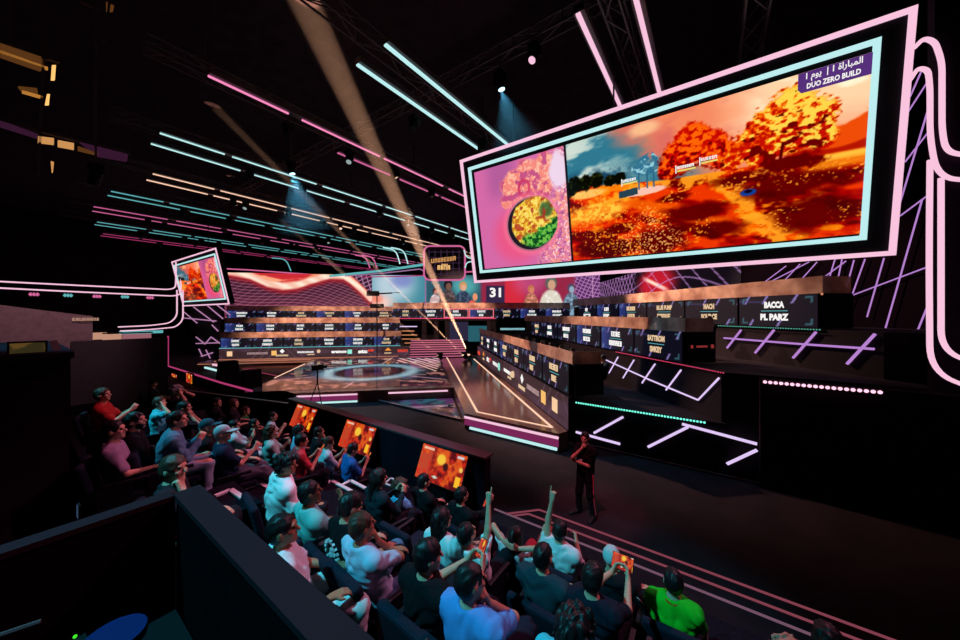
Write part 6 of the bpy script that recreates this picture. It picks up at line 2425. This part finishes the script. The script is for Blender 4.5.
# ring print on the back of the black tee
bd, sk = PEOPLE['logo_back']
ring = MB()
cB = sk['P'] + sk['T'] * .3 - sk['F'] * .15
sh_ = [o for o in bd.children if o.name.startswith('shirt')][0]
for rr_, n_, ln in ((.118, 17, .02),):
    for k in range(n_):
        a = 2 * math.pi * k / n_
        c = cB + sk['X'] * rr_ * math.cos(a) + sk['T'] * rr_ * math.sin(a)
        curve = -.0 * abs(math.cos(a))
        ring.box(Vector(c), (ln * 1.3, ln, .02), (Vector(sk['X'] * math.cos(a) + sk['T'] * math.sin(a)), Vector(-sk['X'] * math.sin(a) + sk['T'] * math.cos(a)), Vector(sk['F'])))
for k in range(7):
    a = k * .9
    ring.ball(Vector(cB + sk['X'] * .045 * math.cos(a) + sk['T'] * .05 * math.sin(a * 1.3)), (.016, .012, .02), 6, 4)
ro = ring.build('ring_print', cloth((222, 226, 230)))
ro.parent = bd
ro['label'] = 'round white ring print'
# white piping for the beanie wearer, orange collar for the green shirt
bd, sk = PEOPLE['green']
mb = MB()
mb.tube([Vector(sk['N'] + sk['X'] * .085 * math.cos(t) - sk['F'] * (.08 * math.sin(t) - .01) + sk['T'] * .036) for t in np.linspace(0, 2 * math.pi, 20)], .018, 6)
co_ = mb.build('collar', cloth((230, 110, 30)), None, smooth=True)
co_.parent = bd
co_['label'] = 'orange collar'
bd, sk = PEOPLE['beanie']
for s, sg in (('L', -1), ('R', 1)):
    mb = MB()
    mb.tube([Vector(sk['N'] + sk['X'] * .09 * sg - sk['F'] * .07), Vector(sk['S' + s] + sk['T'] * .05 - sk['F'] * .05), Vector(sk['S' + s] + (sk['E' + s] - sk['S' + s]) * .5 + sk['X'] * .06 * sg - sk['F'] * .03)], .006, 6)
    o = mb.build('piping', cloth((210, 206, 210)))
    o.parent = bd

# ------------------------------------------------------------------ host standing on the floor
hp_ = on_plane(586, 516, (0, 0, 0), ZV)
bd, sk = person('host', (hp_.x, hp_.y, .002), math.radians(155), 'standing person in black with rose striped trousers and a white badge',
                dict(stand=True, hair='short', sc=(20, 19, 22), tc=(20, 19, 23), lean=0, armR='chin', armL='fold', hyaw=20, hpitch=0, wshoe=False, loose=.014))
bd.scale = (1.04, 1.04, 1.04)
mb = MB()
for s in ('L', 'R'):
    k_, a_ = sk['kn' + s], sk['an' + s]
    sg = -1 if s == 'L' else 1
    mb.tube([Vector(sk['hip' + s] + np.array([sg * .1, 0, 0])), Vector(k_ + np.array([sg * .076, 0, 0])), Vector(a_ + np.array([sg * .06, 0, .03]))], .012, 6)
o = mb.build('side_stripes', cloth((225, 90, 110)))
o.parent = bd
o['label'] = 'rose side stripes'
mb = MB().box(Vector((.03, .15, 1.17)), (.08, .012, .12))
o = mb.build('badge', cloth((226, 220, 224)))
o.parent = bd
mb = MB().tube([Vector(sk['N'] + np.array([-.05, .07, 0])), Vector((.02, .142, 1.22))], .005, 5).tube([Vector(sk['N'] + np.array([.06, .07, 0])), Vector((.04, .142, 1.22))], .005, 5)
o = mb.build('lanyard', cloth((60, 30, 40)))
o.parent = bd
bd.rotation_euler = (0, 0, math.radians(160))

# ------------------------------------------------------------------ empty seats in view
emp = [(.2, 1), (.9, 1), (-.2, 2), (.4, 2), (-3.2, 2), (-.1, 3), (.5, 3), (1.5, 1)]
for i, (x, row) in enumerate(emp):
    Y, z = ROWS[row]
    seat((x, Y, z), 0, 'empty navy theatre seat with nobody in it', 'empty theatre seats')

# ------------------------------------------------------------------ players behind the name panels
def players():
    hues = [(40, 40, 52), (120, 40, 50), (190, 190, 196), (50, 80, 130), (30, 30, 34)]
    p = dict(hair='short', sc=hues[0], armL='hold', armR='hold', lean=4, holdoff=(0, .12, -.1), hpitch=-4, seed=4)
    first, sk = person('player', (0, 0, 0), 0, 'x', p, h=.018, hc=.02)
    mon = thing('monitor', 'x', 'monitor', (0, 0, 0))
    MB().box((0, 0, 1.12), (.56, .04, .34)).build('screen_panel', M_BLACK, mon)
    MB().box((0, .03, .93), (.05, .04, .3)).build('stand_neck', M_BLACK, mon)
    MB().box((0, .04, .79), (.26, .18, .02)).build('stand_base', M_BLACK, mon)
    used = [False]
    for (e_, d0, n, zf, nm, zd) in ((e1, 11.6, 7, 1.45, 'front', 2.72), (e2, 10.6, 6, 2.83, 'middle', 3.78), (e3, 9.05, 6, 4.0, 'upper', 4.98)):
        for k in range(n):
            for j in (0, 1):
                if j == 1 and k > 3:
                    continue
                dd = d0 + 2.5 * k + (.6 if j else -.6)
                pos = ED(e_ + 1.55, dd, zf + .25)
                yaw = math.atan2(1, 1) + math.pi / 2 - .0
                b = first if not used[0] else copy_tree(first)
                b.location = pos
                b.rotation_euler = (0, 0, math.atan2(-NR.x, NR.y))
                side = 'left' if j else 'right'
                tag(b, 'player behind glass, %s seat of the %s desk from the near end, right %s row' % (side, ORD[k], nm), 'person', 'players on the right stand')
                m = mon if not used[0] else copy_tree(mon)
                m.location = ED(e_ + .72, dd, zd - .79)
                m.rotation_euler = (0, 0, math.atan2(-NR.x, NR.y))
                tag(m, 'black monitor before the %s player, %s desk from the near end, right %s row' % (side, ORD[k], nm), 'monitor', 'player monitors')
                used[0] = True
                for ch in b.children:
                    if ch.name.startswith('shirt'):
                        ch.material_slots[0].link = 'OBJECT'
                        ch.material_slots[0].material = cloth(hues[(k * 2 + j + zd > 3) % 5 if False else (k * 2 + j) % 5])


players()
# ================================================================== LIGHTS


def spot(name, loc, aim, power, c, deg, blend=.6, size=.15):
    l = bpy.data.lights.new(name, 'SPOT')
    l.energy = power
    l.color = c
    l.spot_size = math.radians(deg)
    l.spot_blend = blend
    l.shadow_soft_size = size
    o = bpy.data.objects.new(name, l)
    o.location = loc
    d = Vector(aim) - Vector(loc)
    o.rotation_euler = d.to_track_quat('-Z', 'Y').to_euler()
    col.objects.link(o)
    return o


CY = (0.08, 0.78, 1.0)
PK = (1.0, .25, .45)
WM = (1.0, .62, .45)
# cyan washes over the audience (fixtures behind the seats)
wash = 'wash lights over the audience'
for i, (lx, ly, lz, ax_, ay, pw, dg) in enumerate(((-4.5, -3.0, 11.7, -2.1, 2.75, 3900, 29), (-10.5, -3.0, 11.7, -7.2, 3.1, 3900, 26))):
    make_head((lx, ly, lz), (ax_, ay, 1.5), L_ON, 'black moving head casting cyan light on the audience, %s of two' % ('right', 'left')[i], wash, rod=12.15)
    spot('cyan_wash', Vector((lx, ly, lz)) + (Vector((ax_, ay, 1.5)) - Vector((lx, ly, lz))).normalized() * .3, (ax_, ay, 1.5), pw, CY, dg, .35)
for i, (lx, ly, lz, ax_, ay, pw) in enumerate(((2.5, 10.3, 13.2, -1.8, 2.8, 2900), (-5.0, 10.3, 13.2, -7, 3, 2900))):
    make_head((lx, ly, lz), (ax_, ay, 1.5), T_PINK, 'moving head on the cross truss casting pink light on the audience, %s of two' % ('right', 'left')[i], 'pink wash lights on the cross truss', rod=13.75)
    spot('pink_wash', Vector((lx, ly, lz)) + (Vector((ax_, ay, 1.5)) - Vector((lx, ly, lz))).normalized() * .3, (ax_, ay, 1.5), pw, PK, 40)
for i, (lx, ly, lz, aim, pw, deg) in enumerate(((-14.7, 12.5, 12.2, ED(5.5, 14.5, 2), 21000, 52), (-27.15, 9.0, 12.2, ED(-9, 33, 3.0), 13000, 74), (-8.74, 17.5, 12.2, ED(12.5, 13, 5.5), 13000, 50), (-27.15, 17, 12.2, ED(-4, 24, .6), 8000, 60), (-14.7, 20.5, 12.2, ED(3, 33, 4), 9000, 50))):
    make_head((lx, ly, lz), aim, T_WARM, 'moving head under the ceiling throwing warm light on the stage, %s of its row' % ORD[i], 'warm stage lights', rod=12.8)
    spot('warm_stage_light', Vector((lx, ly, lz)) + (Vector(aim) - Vector((lx, ly, lz))).normalized() * .3, aim, pw, WM, deg)


make_head((-2.3, 3.2, 12.3), (-2.3, 7.3, 1), T_PINK, 'moving head lighting the standing person in rose', 'pink wash lights on the cross truss', rod=12.8)
make_head((-16.0, 1.6, 8.8), (-20.6, .6, 3.8), T_PINK, 'added moving head on the gantry brightening the pale stand wall', 'pink wash lights on the cross truss', rod=14.5)  # fixture and its spot below are added to brighten the pale wall
spot('added_wall_fill', Vector((-16.3, 1.5, 8.4)), (-20.6, .4, 4.0), 900, (1, .55, .6), 62)
spot('rose_key', Vector((-2.3, 3.3, 12.0)), (-2.3, 7.3, 1), 3000, (1, .16, .3), 12)
# haze lit by real beams
def haze_cone(name, a, b, r0, r1, dens, label, cat='light beam'):
    m = bpy.data.materials.get('haze_%g' % dens)
    if m is None:
        m = bpy.data.materials.new('haze_%g' % dens)
        m.use_nodes = True
        nt = m.node_tree
        nt.nodes.remove(nt.nodes['Principled BSDF'])
        vs = nt.nodes.new('ShaderNodeVolumeScatter')
        vs.inputs['Density'].default_value = dens
        vs.inputs['Anisotropy'].default_value = 0.0
        vs.inputs['Color'].default_value = (1, 1, 1, 1)
        nt.links.new(vs.outputs[0], nt.nodes['Material Output'].inputs['Volume'])
    o = MB().tube([a, b], r0, 24, r1).build(name, m, smooth=False)
    tag(o, label, cat, kind='stuff')
    return o


fx = []
SRC = fr(469.5, 352, 28.4)
SRC.z = ZS + .28


def floor_beam(src, tgt, power, deg, dens, label, flabel, L=1.0, r1=None, c=(1.0, .5, .29), pxr=1.0):
    src, tgt = Vector(src), Vector(tgt)
    make_head(src, tgt, T_WARM, flabel, 'floor beam lights at the end of the runway')
    d = (tgt - src)
    n = d.normalized()
    a = src + n * .27
    ln = d.length
    r_end = math.tan(math.radians(deg / 2)) * ln + .1
    l = spot('beam_light', a - n * .0, tgt, power, c, deg, .25, .05)
    haze_cone('light_beam', a + n * .05, src + n * ln, .09, r_end * 1.02, dens, label)


floor_beam(SRC, fr(262, -90, 9.0), 620000, 2.6, .04, 'broad warm light beam rising from the runway end up to the left', 'floor moving head sending up the broad warm beam at the runway end')
s2 = fr(464.5, 352, 28)
s2.z = ZS + .28
floor_beam(s2, s2 + (fr(330, 222, 20) - s2) * 1.49, 420000, 1.1, .09, 'thin warm light beam slanting up left beside the broad beam', 'floor moving head sending up the thin slanting beam')
s3 = fr(440, 352, 27.6)
s3.z = ZS + .28
floor_beam(s3, s3 + (fr(345, 275, 26) - s3) * 1.6, 420000, 1.0, .09, 'thin low warm light beam over the left stand desks', 'floor moving head sending up the low beam near the left stand')
# cyan down beams
for (px_, py_, dd, ang, pw, lab) in ((500, 83, 12.4, 56, 2000, 'cyan lit haze cone under the ceiling lamp left of the big screen top'), (291, 169, 16.2, 60, 4200, 'cyan lit haze cone among the cyan light bars at the left')):
    p = fr(px_, py_, dd)
    tgt = p + Vector((0.3, .5, -5)) + RD * .8
    make_head(p, tgt, L_ON, 'moving head with a bright cyan lens %s' % ('left of the big screen top' if px_ > 400 else 'among the cyan light bars'), hg, rod=14.5)
    n = (tgt - p).normalized()
    spot('cyan_beam_light', p + n * .27, tgt, pw, (.12, .62, 1.0), ang, .9, .06)
    Lc = 2.6 * dd / 14
    haze_cone('light_beam', p + n * .3, p + n * Lc, (.1), math.tan(math.radians(ang / 2)) * Lc, .013, lab)

# ambient darkness
w = bpy.data.worlds.new('world')
scene.world = w
w.use_nodes = True
w.node_tree.nodes['Background'].inputs['Color'].default_value = (.0035, .003, .0045, 1)
w.node_tree.nodes['Background'].inputs['Strength'].default_value = 1.0

scene.view_settings.view_transform = 'Standard'
scene.view_settings.look = 'None'
scene.view_settings.gamma = 1
scene.view_settings.use_curve_mapping = False
scene.view_settings.exposure = 0
scene.cycles.use_denoising = True
scene.cycles.max_bounces = 6
scene.cycles.diffuse_bounces = 2
scene.cycles.transparent_max_bounces = 16
scene.cycles.sample_clamp_indirect = 3.0
_chk = 0
